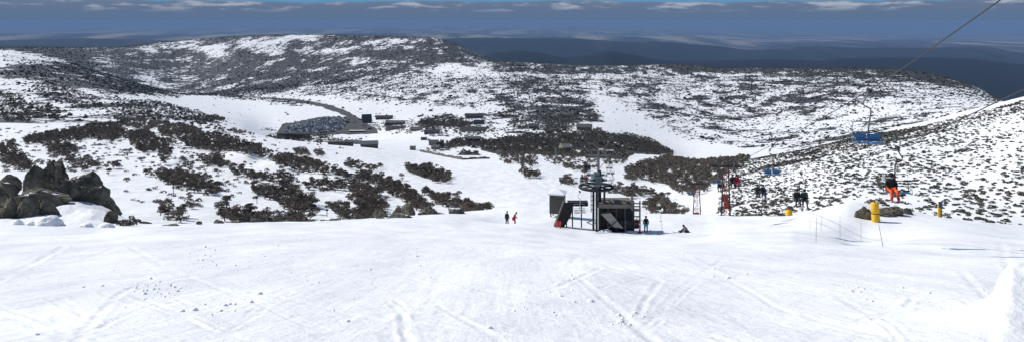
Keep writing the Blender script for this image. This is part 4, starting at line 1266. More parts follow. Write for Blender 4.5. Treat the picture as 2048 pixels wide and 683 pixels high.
# ------------------------------------------------------------------ hut
p = W(1115, 419, 98); p.z = gz(p.x, p.y) + .25
e = empty('lift_hut', p, R(-14), 'small dark green timber hut with a snow-covered roof on low stumps', 'hut')
MB().box((0, 0, 1.42), (1.72, 1.7, 2.35)).build('wall', M_hut, e, bevel=.02)
MB().box((0, -.88, 1.30), (.06, .05, 2.1)).build('corner_batten', M_timber, e)
d = MB().box((-.42, -.87, 1.28), (.76, .04, 1.95)).build('door', M_hut, e)
MB().box((-.12, -.91, 1.3), (.06, .05, .1)).build('handle', M_steel, d)
f = MB()
for q in ((.45, 1.22), (.45, 2.12)): f.box((q[0], -.875, q[1]), (.86, .06, .06))
for q in (.05, .85): f.box((q, -.875, 1.67), (.06, .06, .9))
f = f.build('window', M_darktimber, e); MB().box((.45, -.865, 1.67), (.75, .03, .86)).build('pane', M_glass, f)
f = MB()
for q in ((.0, 1.22), (.0, 2.12)): f.box((.875, q[0], q[1]), (.06, .86, .06))
for q in (-.4, .4): f.box((.875, q, 1.67), (.06, .06, .9))
f = f.build('window', M_darktimber, e); MB().box((.865, 0, 1.67), (.03, .75, .86)).build('pane', M_glass, f)
b = MB()
b.v += [(-1.02, -1.02, 2.56), (1.02, -1.02, 2.56), (1.02, 1.02, 2.56), (-1.02, 1.02, 2.56), (-1.05, -1.05, 2.74), (1.05, -1.05, 2.74), (1.05, 1.05, 2.74), (-1.05, 1.05, 2.74), (-.15, 0, 3.14), (.15, 0, 3.14)]
b.f += [(0, 3, 2, 1), (0, 1, 5, 4), (1, 2, 6, 5), (2, 3, 7, 6), (3, 0, 4, 7), (4, 5, 9, 8), (5, 6, 9), (6, 7, 8, 9), (7, 4, 8)]
b.build('roof', M_snowroof, e)
for sx in (-.7, .7):
    for sy in (-.7, .7): MB().tube([(sx, sy, -.5), (sx, sy, .3)], .08, 8).build('stump', M_darktimber, e)
MB().box((1.0, -.5, 1.4), (.2, .3, .5)).build('meter_box', M_dark, e)

# ------------------------------------------------------------------ unloading ramp between hut and bullwheel
p = W(1137, 456, 88)
e = empty('unloading_ramp', p, 0, 'dark sloping timber ramp wall with a raised landing beside the hut', 'ramp')


def lx(px, d=88.0): return (px - 1137) / F * d


def lz(row, d=88.0): return (456 - row) / F * d


MB().prism([(lx(1107), lz(459)), (lx(1124), lz(459)), (lx(1141), lz(432)), (lx(1146), lz(415)), (lx(1146), lz(405)), (lx(1127), lz(404))], -.09, .09).build('side_wall', M_blacktimber_shade, e)
MB().box((lx(1156), .45, lz(407.5)), (2.25, 1.1, .42)).build('landing', M_blacktimber_shade, e)
b = MB()
a0 = Vector((lx(1108), -.14, lz(455))); a1 = Vector((lx(1129), -.14, lz(398)))
b.tube([a0, a1], .07, 8).build('handrail', M_timber, e)
b = MB(); b.v += [(lx(1107), .1, lz(459)), (lx(1107), 1.2, lz(459)), (lx(1127), 1.2, lz(405)), (lx(1127), .1, lz(405)), (lx(1109), .1, lz(460)), (lx(1109), 1.2, lz(460)), (lx(1129), 1.2, lz(407)), (lx(1129), .1, lz(407))]
b.f += [(0, 3, 2, 1), (4, 5, 6, 7), (0, 1, 5, 4), (1, 2, 6, 5), (2, 3, 7, 6), (3, 0, 4, 7)]
b.build('ramp_deck', M_darktimber, e)
for q in (1134, 1146, 1164): MB().tube([(lx(q), .8, lz(409)), (lx(q), .8, lz(470))], .07, 8).build('leg', M_darktimber, e)
# little red barrier standing at its foot
p = W(1117, 455, 86.5); p.z = gz(p.x, p.y)
e = empty('safety_barrier', p, R(8), 'small red padded barrier at the foot of the dark ramp', 'barrier')
for sx in (-.16, .16): MB().box((sx, 0, .42), (.24, .12, .55), (R(6) * (1 if sx > 0 else -1), 'Y')).build('pad', M_redwhite, e, bevel=.02)
for sx in (-.22, .22): MB().tube([(sx, 0, -.1), (sx, 0, .2)], .04, 8).build('leg', M_dark, e)
MB().box((0, .02, .74), (.5, .06, .06)).build('rail', M_redwhite, e)

# ------------------------------------------------------------------ top station of the second lift
DS = 86.0
p = W(1195, 462, DS); PST = p
e = empty('lift_station', p, 0, 'grey lift top station with a horizontal bullwheel above a timber platform', 'lift station')


def sx_(px): return (px - 1195) / F * DS


def sz_(row): return (462 - row) / F * DS


def ibeam(b, x, y, z0, z1, w):
    b.box((x, y - w / 2, (z0 + z1) / 2), (w, .05, z1 - z0)); b.box((x, y + w / 2, (z0 + z1) / 2), (w, .05, z1 - z0)); b.box((x, y, (z0 + z1) / 2), (.06, w - .06, z1 - z0 - .002))
    return b


ibeam(MB(), sx_(1193), -.15, -.4, sz_(376), .22).build('column', M_dark, e)
ibeam(MB(), sx_(1202), 1.2, -.4, sz_(330) - .8, .30).build('column', M_dark, e)
ibeam(MB(), sx_(1188), .6, -.4, sz_(376), .22).build('column', M_dark, e)
ibeam(MB(), sx_(1210), .6, .8, sz_(376), .20).build('column', M_dark, e)
# bullwheel
RW = 1.93; zb = sz_(378)
bw = MB()
for rr, dz in ((RW, 0), (RW - .10, .09), (RW - .10, -.09)):
    pts = [(math.cos(t) * rr, 1.2 + math.sin(t) * rr, zb + dz) for t in np.linspace(0, 2 * math.pi, 49)]
    bw.tube(pts, .085, 6, cap=False)
wheel = bw.build('bullwheel', M_dark, e, sm=True)
sp = MB()
for k in range(8):
    t = k * math.pi / 4 + .2
    sp.tube([(math.cos(t) * .2, 1.2 + math.sin(t) * .2, zb), (math.cos(t) * (RW - .1), 1.2 + math.sin(t) * (RW - .1), zb)], .075, 6)
sp.build('spokes', M_dark, wheel)
MB().lathe([(.34, -.22), (.38, -.1), (.38, .16), (.25, .26)], (0, 1.2, zb), 20).build('hub', M_greensteel, wheel)
g = MB()
g.box((0, 1.2, zb + .55), (.5, 3.6, .28)); g.box((-.42, 1.2, zb + 1.05), (.22, 3.2, .22)); g.box((.55, 1.2, zb + 1.05), (.22, 3.2, .22))
g.box((.05, -.3, zb + 1.05), (1.9, .2, .24)); g.box((.05, 2.6, zb + 1.05), (1.9, .2, .24))
g.box((.05, -.36, zb + .72), (.95, .12, .42)); g.box((0, 0, zb + 1.32), (.8, .7, .3))
g.build('drive_frame', M_greensteel, e)
MB().box((-.10, .1, zb + 1.66), (.62, .7, .36)).build('motor', M_greensteel, e, bevel=.04)
r_ = MB()
for t in np.linspace(0, 2 * math.pi, 17)[:-1]:
    r_.tube([(1.75 * math.cos(t), 1.2 + 1.75 * math.sin(t), zb + .3), (1.75 * math.cos(t), 1.2 + 1.75 * math.sin(t), zb + .95)], .022, 5)
for dz in (.6, .95):
    r_.tube([(1.75 * math.cos(t), 1.2 + 1.75 * math.sin(t), zb + dz) for t in np.linspace(.3, 2 * math.pi - .3, 40)], .028, 5)
r_.build('catwalk_rail', M_greensteel, e)
# timber platform right of the columns
b = MB(); b.box(((sx_(1197) + sx_(1267)) / 2, 1.6, sz_(411.5)), (sx_(1267) - sx_(1197), 3.4, .40)); b.build('platform_deck', M_timber, e)
for px, yy in [(q, .12) for q in (1199, 1216, 1233, 1250, 1266)] + [(q, 3.0) for q in (1199, 1233, 1266)]:
    MB().box((sx_(px), yy, sz_(440) - .3), (.2, .2, sz_(416) + .8)).build('platform_post', M_darktimber, e)
MB().box(((sx_(1198) + sx_(1266)) / 2, .35, (sz_(416) - .7) / 2), (sx_(1266) - sx_(1198), .06, sz_(416) + .66)).build('underdeck_shade', M_blacktimber_shade, e)  # dark sheet standing in for the shade below the open deck
MB().box(((sx_(1240) + sx_(1279)) / 2, .20, sz_(449)), (sx_(1279) - sx_(1240), .08, .9)).build('side_boards', M_darktimber, e)
b = MB()
q = [(sx_(1201), -.25, sz_(426)), (sx_(1221), -.25, sz_(424)), (sx_(1244), -.9, sz_(451)), (sx_(1225), -.9, sz_(449))]
for dy in (0, .07):
    for v in q: b.v.append((v[0], v[1] + dy, v[2]))
b.f += [(0, 1, 2, 3), (7, 6, 5, 4), (0, 4, 5, 1), (1, 5, 6, 2), (2, 6, 7, 3), (3, 7, 4, 0)]
b.build('chute_board', M_board, e)
MB().tube([(sx_(1213), -1.0, sz_(452)), (sx_(1232), -.75, sz_(437))], .05, 6).build('chute_brace', M_darktimber, e)
MB().tube([(sx_(1202), -.3, sz_(424)), (sx_(1232), -.1, sz_(419))], .06, 6).build('chute_brace', M_darktimber, e)
MB().tube([(sx_(1250), -.35, -.4), (sx_(1250), -.35, sz_(438))], .07, 8).build('stay_post', M_steel, e)
MB().box((sx_(1264), -.05, (sz_(394) + sz_(416)) / 2), (.24, .24, sz_(394) - sz_(416) + .3)).build('corner_post', M_timber, e)
rl_ = MB()
for px in (1267.5, 1280): rl_.box((sx_(px), .1, (sz_(405) + .1) / 2), (.16, .16, sz_(405) + .3))
for row in (406, 412, 419, 432, 439, 446): rl_.box((sx_(1274), .0, sz_(row)), (.72, .05, .13 if row != 419 else .3))
rl_.tube([(sx_(1268), -.03, sz_(440)), (sx_(1280), -.03, sz_(430))], .04, 6)
rl_.build('ladder_rail', M_timber, e)
b = MB(); b.tube([(sx_(1173), -.3, sz_(442)), (sx_(1184), -.5, sz_(446)), (sx_(1191), -.3, sz_(444)), (sx_(1190), .2, sz_(440)), (sx_(1173), -.3, sz_(442))], .05, 6)
b.build('step_frame', M_steel, e)
b = MB()
for row in (383, 392, 401, 410, 419): b.box((sx_(1186), .2, sz_(row)), (.42, .06, .07))
b.tube([(sx_(1182.5), .2, sz_(425)), (sx_(1182.5), .2, sz_(380))], .04, 6)
b.build('access_ladder', M_dark, e)

# snow pushed up under the platform
snow_lump(11, 1211, 463, 1.5, .34, 'snow heap at the foot of the pale chute board')
snow_lump(12, 1262, 464, 1.6, .22, 'low snow heap under the right half of the timber platform')

# ------------------------------------------------------------------ second lift: tower, cable, chairs
def line2(y, side):  # side -1 left (riders), +1 right
    x0 = PST.x + side * RW; y0 = PST.y + 1.2
    t = y - y0
    z0 = PST.z + zb
    pts_y = [y0, 130, 230, 420]; pts_z = [z0, -22.4, -45., -78.]
    return Vector((x0 + .115 * t + .0 * side, y, float(pchip(pts_y, pts_z, y))))


y0 = PST.y + 1.2
loop = [line2(q, -1) for q in (420, 330, 280, 230, 200, 175, 155, 140, 130, 120, 110, 100, 92)]
loop += [Vector((PST.x + math.cos(t) * RW, y0 - math.sin(t) * RW, PST.z + zb)) for t in np.linspace(math.pi, 2 * math.pi, 20) + 0]
loop = [v if i < 13 else Vector((v.x, y0 - abs(v.y - y0), v.z)) for i, v in enumerate(loop)]
loop += [line2(q, 1) for q in (92, 100, 110, 120, 130, 140, 155, 175, 200, 230, 280, 330, 420)]
tag(MB().tube(loop, .017, 6).build('haul_cable', M_cable), 'thin grey cable running round the bullwheel of the far lift', 'cable')


def t_tower(y, label):
    c = (line2(y, -1) + line2(y, 1)) / 2; base = gz(c.x, c.y)
    e = empty('lift_tower', (c.x, c.y, base), R(-6.5), label, 'lift tower')
    h = c.z - base
    MB().tube([(0, 0, -1), (0, 0, h + 1.0)], .26, 12, .20).build('mast', M_steel, e)
    MB().box((0, 0, h + .25), (4.1, .26, .26)).build('crossarm', M_steel, e)
    MB().box((.1, 0, h + 1.05), (2.5, .14, .14)).build('lifting_frame', M_steel, e)
    b = MB()
    for s in (-1.1, 1.2): b.tube([(s, 0, h + .3), (s, 0, h + 1.05)], .06, 6)
    b.tube([(1.9, 0, h + .2), (.3, 0, h - 1.7)], .05, 6)
    b.build('brace', M_steel, e)
    for s in (-1, 1):
        a = MB().box((s * RW, 0, h + .12), (.10, 2.2, .14)).build('sheave_assembly', M_dark, e)
        for k in range(4): MB().tube([(s * RW - .06, -.85 + k * .57, h + .01), (s * RW + .06, -.85 + k * .57, h + .01)], .19, 12).build('sheave', M_dark, a)


t_tower(130, 'grey T-shaped lift tower rising behind the bullwheel')
t_tower(230, 'farther grey lift tower down the slope behind the first')


# ------------------------------------------------------------------ chairs
def chair_parts(kind, mf, flip=1):
    """double chair; origin at the cable grip, front towards -Y"""
    P = {}
    P['grip'] = MB().box((0, 0, -.02), (.13, .42, .16)).mesh('grip', M_dark, bevel=.02)
    f = flip
    P['hanger'] = MB().tube([(0, 0, -.05), (-.10 * f, 0, -.30), (-.24 * f, 0, -.55), (-.20 * f, 0, -.68), (.06 * f, .02, -.80), (.10 * f, .05, -.92), (.06 * f, .20, -1.5), (.04 * f, .28, -2.02)], .034, 10).mesh('hanger', mf, True)
    fr = MB()
    for s in (-1, 1):
        fr.tube([(s * .58, -.42, -2.28), (s * .60, .0, -2.34), (s * .60, .22, -2.28), (s * .60, .30, -1.95), (s * .58, .30, -1.42)], .020, 8)
        fr.tube([(s * .60, .26, -2.06), (s * .60, -.30, -2.06), (s * .60, -.34, -2.3)], .018, 8)
    fr.tube([(-.60, .26, -2.24), (.60, .26, -2.24)], .026, 8)
    P['frame'] = fr.mesh('frame', mf, True)
    br = MB()
    br.tube([(-.58, .30, -1.42), (.58, .30, -1.42)], .020, 8)
    br.tube([(-.60, .30, -1.88), (.60, .30, -1.88)], .026, 8)
    if kind == 'tube':
        br.tube([(-.60, .30, -1.75), (.60, .30, -1.75)], .024, 8)
        br.tube([(-.60, .30, -2.02), (.60, .30, -2.02)], .024, 8)
    P['back_rail'] = br.mesh('back_rail', mf, True)
    sm_ = M_blue if kind != 'pale' else mf
    st = []
    for s in (-1, 1):
        st.append(MB().box((s * .29, -.06, -2.275), (.52, .50, .07), (R(-8), 'X')).mesh('seat', sm_, bevel=.015))
    P['seat'] = st
    if kind in ('blue', 'pale'):
        P['backrest'] = [MB().box((s * .29, .285, -2.09), (.52, .045, .30 if kind == 'blue' else .12)).mesh('backrest', sm_, bevel=.015) for s in (-1, 1)]
    return P


CH = {('blue', 1): chair_parts('blue', M_steel, 1), ('tube', -1): chair_parts('tube', M_dark, -1), ('pale', 1): chair_parts('pale', M_greensteel, 1), ('white', 1): chair_parts('pale', M_palesteel, 1)}


def chair(key, pos, rz, label, swing=0.0, group=None):
    e = empty('lift_chair', pos, rz, label, 'lift chair', group)
    e.rotation_euler = (swing, 0, rz)
    for k, v in CH[key].items():
        for me_ in (v if isinstance(v, list) else [v]): link(k, me_, e)
    return e


# near line: left rope carries empty chairs down, right rope brings riders up
XL = lambda y: 9.62 + .17 * y
XR = lambda y: 12.75 + .17 * y
LY = [-6, 12, 21.4, 34, 60, 85, 106, 165, 260, 420]; LZ = [9.6, 3.4, .57, -2.98, -9.4, -15.2, -19.5, -34, -58, -95]
RY = [-6, 12, 26.1, 40, 65, 88, 106, 165, 260, 420]; RZ = [8.6, 2.2, -2.15, -6.4, -12.5, -16.9, -19.7, -34., -58, -95]


def LP(y): return Vector((XL(y), y, float(pchip(LY, LZ, y))))


def RP(y): return Vector((XR(y), y, float(pchip(RY, RZ, y))))


ys_ = list(np.linspace(-5, 60, 40)) + list(np.linspace(63, 165, 30)) + list(np.linspace(180, 420, 16))
cb = MB(); cb.tube([LP(q) for q in ys_], .021, 6); cb.tube([RP(q) for q in ys_], .021, 6)
tag(cb.build('haul_cable', M_cable), 'dark steel cable of the near chairlift climbing past the camera on the right', 'cable')
rzl = -math.atan(.17)
BL = 'blue chairs of the near lift'
chair(('blue', 1), LP(34), rzl + math.pi * 0, 'empty blue double chair hanging nearest the camera', R(2), BL)
chair(('blue', 1), LP(60), rzl, 'empty blue double chair above the middle of the scrub slope', 0, BL)
chL = chair(('blue', 1), LP(85), rzl, 'small blue chair carrying a rider in red', 0, BL)
chair(('blue', 1), LP(107), rzl, 'blue chair passing the red lattice tower', 0, BL)
chair(('blue', 1), LP(168), rzl, 'tiny blue chair at the farther lattice tower', 0, BL)
c1 = chair(('tube', -1), RP(40), rzl, 'blue-seated chair with dark back tubes carrying the man in orange trousers', 0, BL)
c2 = chair(('tube', -1), RP(65), rzl, 'chair carrying two dark-clothed riders above the short yellow pad', 0, BL)
c3 = chair(('tube', -1), RP(88), rzl, 'chair carrying two dark-clothed riders farther down the line', 0, BL)
c4 = chair(('tube', -1), RP(134), rzl, 'tiny chair with two riders right behind the red lattice tower', 0, BL)

G2 = 'grey chairs of the far lift'
zc = line2(92, -1)
chair(('white', 1), Vector((PST.x - RW - .05, PST.y - .6, PST.z + zb - .1)), R(12), 'empty pale grey chair swinging round the left of the bullwheel', 0, G2)
k1 = chair(('pale', 1), line2(112, -1), R(-6), 'grey chair bringing two red-jacketed riders up to the bullwheel', 0, G2)
k2 = chair(('pale', 1), line2(136, -1), R(-6), 'grey chair with two dark riders behind the bullwheel', 0, G2)
k3 = chair(('pale', 1), line2(100, 1), R(174), 'grey empty chair leaving the bullwheel, nearest in the right-hand stack', 0, G2)
k4 = chair(('pale', 1), line2(124, 1), R(174), 'grey empty chair second in the right-hand stack', 0, G2)
k5 = chair(('pale', 1), line2(148, 1), R(174), 'grey chair third in the right-hand stack', 0, G2)
chair(('pale', 1), Vector((sx_(1219) + PST.x, PST.y + 4.5, PST.z + zb - .6)), R(174), 'grey empty chair hanging low under the right edge of the bullwheel', 0, G2)


# ------------------------------------------------------------------ lattice towers of the near lift
def lattice(y, label, padded, wb, wt):
    L = LP(y); Rr = RP(y); c = (L + Rr) / 2; base = gz(c.x, c.y)
    # the tower stands under the left rope and carries a broad crossarm
    c = L.lerp(Rr, .35); base = min(gz(c.x, c.y), c.z - 4)
    e = empty('lattice_tower', (c.x, c.y, base), rzl, label, 'lift tower')
    h = L.z - base - .1
    legs = {}
    for a in (-1, 1):
        for b_ in (-1, 1):
            p0 = Vector((a * wb, b_ * wb, -1.2)); p1 = Vector((a * wt, b_ * wt, h)); legs[(a, b_)] = (p0, p1)
            MB().tube([p0, p1], .065, 8, .05).build('leg', M_dark, e)
    br = MB(); n = 5
    for (k0, k1_) in (((-1, -1), (1, -1)), ((1, -1), (1, 1)), ((1, 1), (-1, 1)), ((-1, 1), (-1, -1))):
        A0, A1 = legs[k0]; B0, B1 = legs[k1_]
        for i in range(n):
            t0 = .15 + .83 * i / n; t1 = .15 + .83 * (i + 1) / n
            br.tube([A0.lerp(A1, t0), B0.lerp(B1, t0)], .035, 5)
            br.tube([A0.lerp(A1, t0), B0.lerp(B1, t1)], .03, 5)
    br.build('bracing', M_redpaint, e)
    MB().box((0, 0, h + .1), (2.9 + .8, .22, .24)).build('crossarm', M_dark, e)
    v = MB(); v.tube([(.25, 0, h + .1), (.9, 0, h + .9)], .07, 6); v.tube([(.9, 0, h + .2), (.9, 0, h + .9)], .06, 6); v.tube([(-.3, 0, h + .15), (.9, 0, h + .9)], .05, 6)
    v.build('lifting_frame', M_dark, e)
    for s in (-1, 1):
        x = s * 1.42
        a = MB().box((x, 0, h), (.12, 1.9, .14)).build('sheave_assembly', M_dark, e)
        for k in range(4): MB().tube([(x - .06, -.75 + k * .5, h - .1), (x + .06, -.75 + k * .5, h - .1)], .17, 12).build('sheave', M_dark, a)
    if padded:
        for i, (z0, z1) in enumerate(((1.0, 1.9), (1.95, 2.9))):
            w = wb + (wt - wb) * ((z0 + z1) / 2) / h
            MB().box((-.1 if i else .12, -w * .6, (z0 + z1) / 2), (w * 1.5, .22, z1 - z0)).build('padding', M_red, e, bevel=.05)
    ld = MB()
    for s in (-.16, .16): ld.tube([(s, wb + .12, .1), (s, wt + .12, h)], .025, 5)
    for k in range(14): ld.tube([(-.16, wb + .12 + (wt - wb) * k / 14, .2 + k * h / 14), (.16, wb + .12 + (wt - wb) * k / 14, .2 + k * h / 14)], .02, 5)
    ld.build('ladder', M_dark, e)


lattice(106, 'red and black lattice lift tower with red padding at the snow crest', True, .60, .34)
lattice(166, 'smaller lattice lift tower farther down, left of the red one', True, .95, .45)

# ------------------------------------------------------------------ people
def skin(name, verts, edges, radii, root=0, sub=1):
    me = bpy.data.meshes.new(name); me.from_pydata(verts, edges, [])
    o = link('temporary', me)
    o.modifiers.new('skin', 'SKIN')
    for i, v in enumerate(me.skin_vertices[0].data):
        r = radii[i]; v.radius = r if isinstance(r, tuple) else (r, r); v.use_root = (i == root)
    if sub: 
        s = o.modifiers.new('sub', 'SUBSURF'); s.levels = sub; s.render_levels = sub
    dg = bpy.context.evaluated_depsgraph_get()
    out = bpy.data.meshes.new_from_object(o.evaluated_get(dg))
    bpy.data.objects.remove(o); bpy.data.meshes.remove(me)
    out.name = name
    for p in out.polygons: p.use_smooth = True
    return out


POSES = {
    'stand': dict(pel=(0, 0, .95), spi=(0, .01, 1.14), che=(0, 0, 1.34), nec=(0, -.01, 1.50), he=(0, -.03, 1.60), ht=(0, -.03, 1.71),
                  sh=(.18, 0, 1.41), el=(.27, .03, 1.14), wr=(.27, -.12, .93), hip=(.10, 0, .90), kn=(.13, -.05, .50), an=(.14, .01, .10), to=(.14, -.15, .05)),
    'ski': dict(pel=(0, .10, .86), spi=(0, .05, 1.04), che=(0, -.06, 1.23), nec=(0, -.14, 1.36), he=(0, -.20, 1.45), ht=(0, -.22, 1.56),
                sh=(.18, -.07, 1.30), el=(.30, -.04, 1.06), wr=(.30, -.28, .98), hip=(.10, .09, .83), kn=(.13, -.10, .47), an=(.14, .01, .10), to=(.14, -.15, .05)),
    'sit': dict(pel=(0, 0, .12), spi=(0, .06, .31), che=(0, .06, .51), nec=(0, .02, .66), he=(0, -.02, .76), ht=(0, -.02, .87),
                sh=(.18, .05, .58), el=(.27, -.02, .33), wr=(.17, -.24, .22), hip=(.10, -.04, .10), kn=(.15, -.46, .10), an=(.16, -.52, -.31), to=(.16, -.67, -.38)),
    'snow': dict(pel=(0, 0, .13), spi=(0, -.07, .32), che=(0, -.18, .49), nec=(0, -.27, .60), he=(0, -.36, .66), ht=(0, -.40, .76),
                 sh=(.18, -.19, .53), el=(.23, -.40, .34), wr=(.16, -.58, .22), hip=(.10, -.03, .12), kn=(.15, -.42, .30), an=(.14, -.78, .10), to=(.14, -.86, .17)),
}
SK = {}


def mir(p, s): return (p[0] * s, p[1], p[2])


def add(a, b): return tuple(i + j for i, j in zip(a, b))


def body_meshes(pose):
    if pose in SK: return SK[pose]
    q = POSES[pose]; out = {}
    core = ['pel', 'spi', 'che', 'nec', 'he', 'ht']

    def net(scale, parts):
        V = []; E = []; Rr = []; ix = {}

        def v(key, p, r): ix[key] = len(V); V.append(p); Rr.append(r)
        rad = dict(pel=(.15, .115), spi=(.14, .10), che=(.16, .11), nec=.062, he=(.088, .10), ht=(.062, .075))
        if 'torso' in parts:
            for k in (core if 'head' in parts else core[:3] + ['nec']):
                r = rad[k]; v(k, q[k], tuple(c * scale for c in r) if isinstance(r, tuple) else r * scale)
            ks = core if 'head' in parts else core[:3] + ['nec']
            E += [(ix[a], ix[b]) for a, b in zip(ks, ks[1:])]
        if 'legs' in parts and 'torso' not in parts: v('pel', q['pel'], (.15 * scale, .12 * scale))
        for s in (-1, 1):
            if 'arms' in parts:
                prev = 'che'
                for k, r in (('sh', .066), ('el', .048), ('wr', .034)):
                    v((k, s), mir(q[k], s), r * scale); E.append((ix[prev], ix[(k, s)])); prev = (k, s)
            if 'legs' in parts:
                prev = 'pel'
                for k, r in (('hip', .095), ('kn', .066), ('an', .046)):
                    v((k, s), mir(q[k], s), r * scale); E.append((ix[prev], ix[(k, s)])); prev = (k, s)
                if 'feet' in parts: v(('to', s), mir(q['to'], s), .036 * scale); E.append((ix[prev], ix[('to', s)]))
        return V, E, Rr, ix
    V, E, Rr, ix = net(.92, ('torso', 'head', 'arms', 'legs', 'feet'))
    # nose and ears
    h = q['he']
    for p, r in ((add(h, (0, -.115, .0)), .016), (add(h, (.092, .01, .0)), .017), (add(h, (-.092, .01, .0)), .017)):
        V.append(p); Rr.append(r); E.append((ix['he'], len(V) - 1))
    out['body'] = skin('person', V, E, Rr, ix['pel'])
    out['jacket'] = skin('jacket', *net(1.42, ('torso', 'arms'))[:3])
    out['trousers'] = skin('trousers', *net(1.36, ('legs',))[:3])
    # gloves: palm, four fingers of different lengths and a thumb, slightly curled
    gl = []
    for s in (-1, 1):
        w = Vector(mir(q['wr'], s)); e_ = Vector(mir(q['el'], s)); d = (w - e_).normalized()
        side = Vector((0, 0, 1)).cross(d); side = (side.normalized() if side.length > .05 else Vector((1, 0, 0))) * s; dn = d.cross(side) * s
        dn = dn if dn.z < 0 else -dn
        V = [w - d * .03, w + d * .05]; Rr = [.036, .042]; E = [(0, 1)]
        for k, (o_, ln) in enumerate(((-.033, .062), (-.011, .074), (.011, .070), (.033, .055))):
            b0 = w + d * .085 + side * o_; V += [b0, b0 + d * ln * .6 + dn * .015, b0 + d * ln * .85 + dn * .045]; Rr += [.013, .0115, .010]
            n = len(V); E += [(1, n - 3), (n - 3, n - 2), (n - 2, n - 1)]
        b0 = w + d * .03 - side * .045; V += [b0, b0 - side * .02 + d * .045 + dn * .02]; Rr += [.014, .011]; n = len(V); E += [(1, n - 2), (n - 2, n - 1)]
        gl.append(skin('glove', [tuple(v) for v in V], E, Rr, 1, 1))
    out['glove'] = gl
    bo = []
    for s in (-1, 1):
        a = Vector(mir(q['an'], s)); t = Vector(mir(q['to'], s)); k = Vector(mir(q['kn'], s)); up = (k - a).normalized()
        fw = (t - a); fw = (fw - up * fw.dot(up)).normalized()
        V = [a + up * .22, a + up * .04, a - up * .04 - fw * .05, a - up * .05 + fw * .10, a - up * .055 + fw * .19]
        bo.append(skin('boot', [tuple(v) for v in V], [(0, 1), (1, 2), (1, 3), (3, 4)], [.074, .07, .055, .055, .045], 1, 1))
    out['boot'] = bo
    hc = Vector(q['he']).lerp(Vector(q['ht']), .55)
    up = (Vector(q['ht']) - Vector(q['nec'])).normalized()
    hm = MB().lathe([(.001, -.02), (.128, -.02), (.132, .03), (.118, .085), (.08, .12), (.03, .135)], (0, 0, 0), 18).mesh('helmet', M_dark, True)
    M_ = Vector((0, 0, 1)).rotation_difference(up).to_matrix().to_4x4(); M_.translation = hc
    hm.transform(M_); out['helmet'] = hm
    go = MB(); N = 9
    arc = [Vector((math.sin(t) * .108, -math.cos(t) * .122, -.035)) for t in np.linspace(-1.1, 1.1, N)]
    go.tube(arc, .03, 6); gm = go.mesh('goggles', M_glass, True); gm.transform(M_); out['goggles'] = gm
    sk = []
    for s in (-1, 1):
        a = Vector(mir(q['an'], s)); t = Vector(mir(q['to'], s)); k = Vector(mir(q['kn'], s)); up = (k - a).normalized()
        fw = t - a; fw = (fw - up * fw.dot(up)).normalized(); sd = up.cross(fw)
        b = MB(); c0 = a - up * .115 + fw * .05
        prof = [(-.80, .0, .042), (-.4, 0, .036), (.4, 0, .036), (.72, .01, .046), (.86, .07, .03), (.90, .12, .01)]
        for (l_, hh, w_) in prof:
            for (wy, dz) in ((-w_, 0), (w_, 0), (w_, .018), (-w_, .018)): b.v.append(tuple(c0 + fw * l_ + sd * wy + up * (hh + dz)))
        for i in range(len(prof) - 1):
            for j in range(4): b.f.append((i * 4 + j, i * 4 + (j + 1) % 4, i * 4 + 4 + (j + 1) % 4, i * 4 + 4 + j))
        b.f += [(3, 2, 1, 0), tuple(len(b.v) - 4 + i for i in range(4))]
        sk.append(b.mesh('ski', M_dark))
    out['ski'] = sk
    SK[pose] = out
    return out


CL = {}


def cloth(name, c):
    if name not in CL: CL[name] = mat(name + '_cloth', c, .8, var=.18, scale=9, bump=.012, bscale=14)
    return CL[name]


BLACK = cloth('black', (.016, .017, .02)); ORANGE = cloth('orange', (.72, .10, .025)); NAVY = cloth('navy', (.022, .03, .06)); REDC = cloth('red', (.33, .012, .035))
CYAN = cloth('turquoise', (.02, .36, .46)); GREY = cloth('grey', (.17, .165, .15)); CHAR = cloth('charcoal', (.03, .03, .034)); DGREEN = cloth('dark_green', (.03, .045, .04))


def person(pose, loc, rz, label, jacket, trousers, helmet=None, boots=None, skis=True, scale=1.0, goggles=True, group=None, glove=None):
    B = body_meshes(pose)

    def inst(name, me_, m, par):
        c = me_.copy(); c.materials.clear(); c.materials.append(m); return link(name, c, par)
    o = inst('person', B['body'], M_skin, None)
    o.location = loc; o.rotation_euler = (0, 0, rz); o.scale = (scale,) * 3
    tag(o, label, 'person', group)
    inst('jacket', B['jacket'], jacket, o); inst('trousers', B['trousers'], trousers, o)
    for g in B['glove']: inst('glove', g, glove or BLACK, o)
    for g in B['boot']: inst('boot', g, boots or CHAR, o)
    inst('helmet', B['helmet'], helmet or BLACK, o)
    if goggles: inst('goggles', B['goggles'], M_glass, o)
    if skis:
        for g in B['ski']: inst('ski', g, BLACK, o)
    return o


def seat_pos(ch, sx):
    M_ = Matrix.Rotation(ch.rotation_euler[2], 3, 'Z')
    return ch.location + M_ @ Vector((sx, -.02, -2.24))


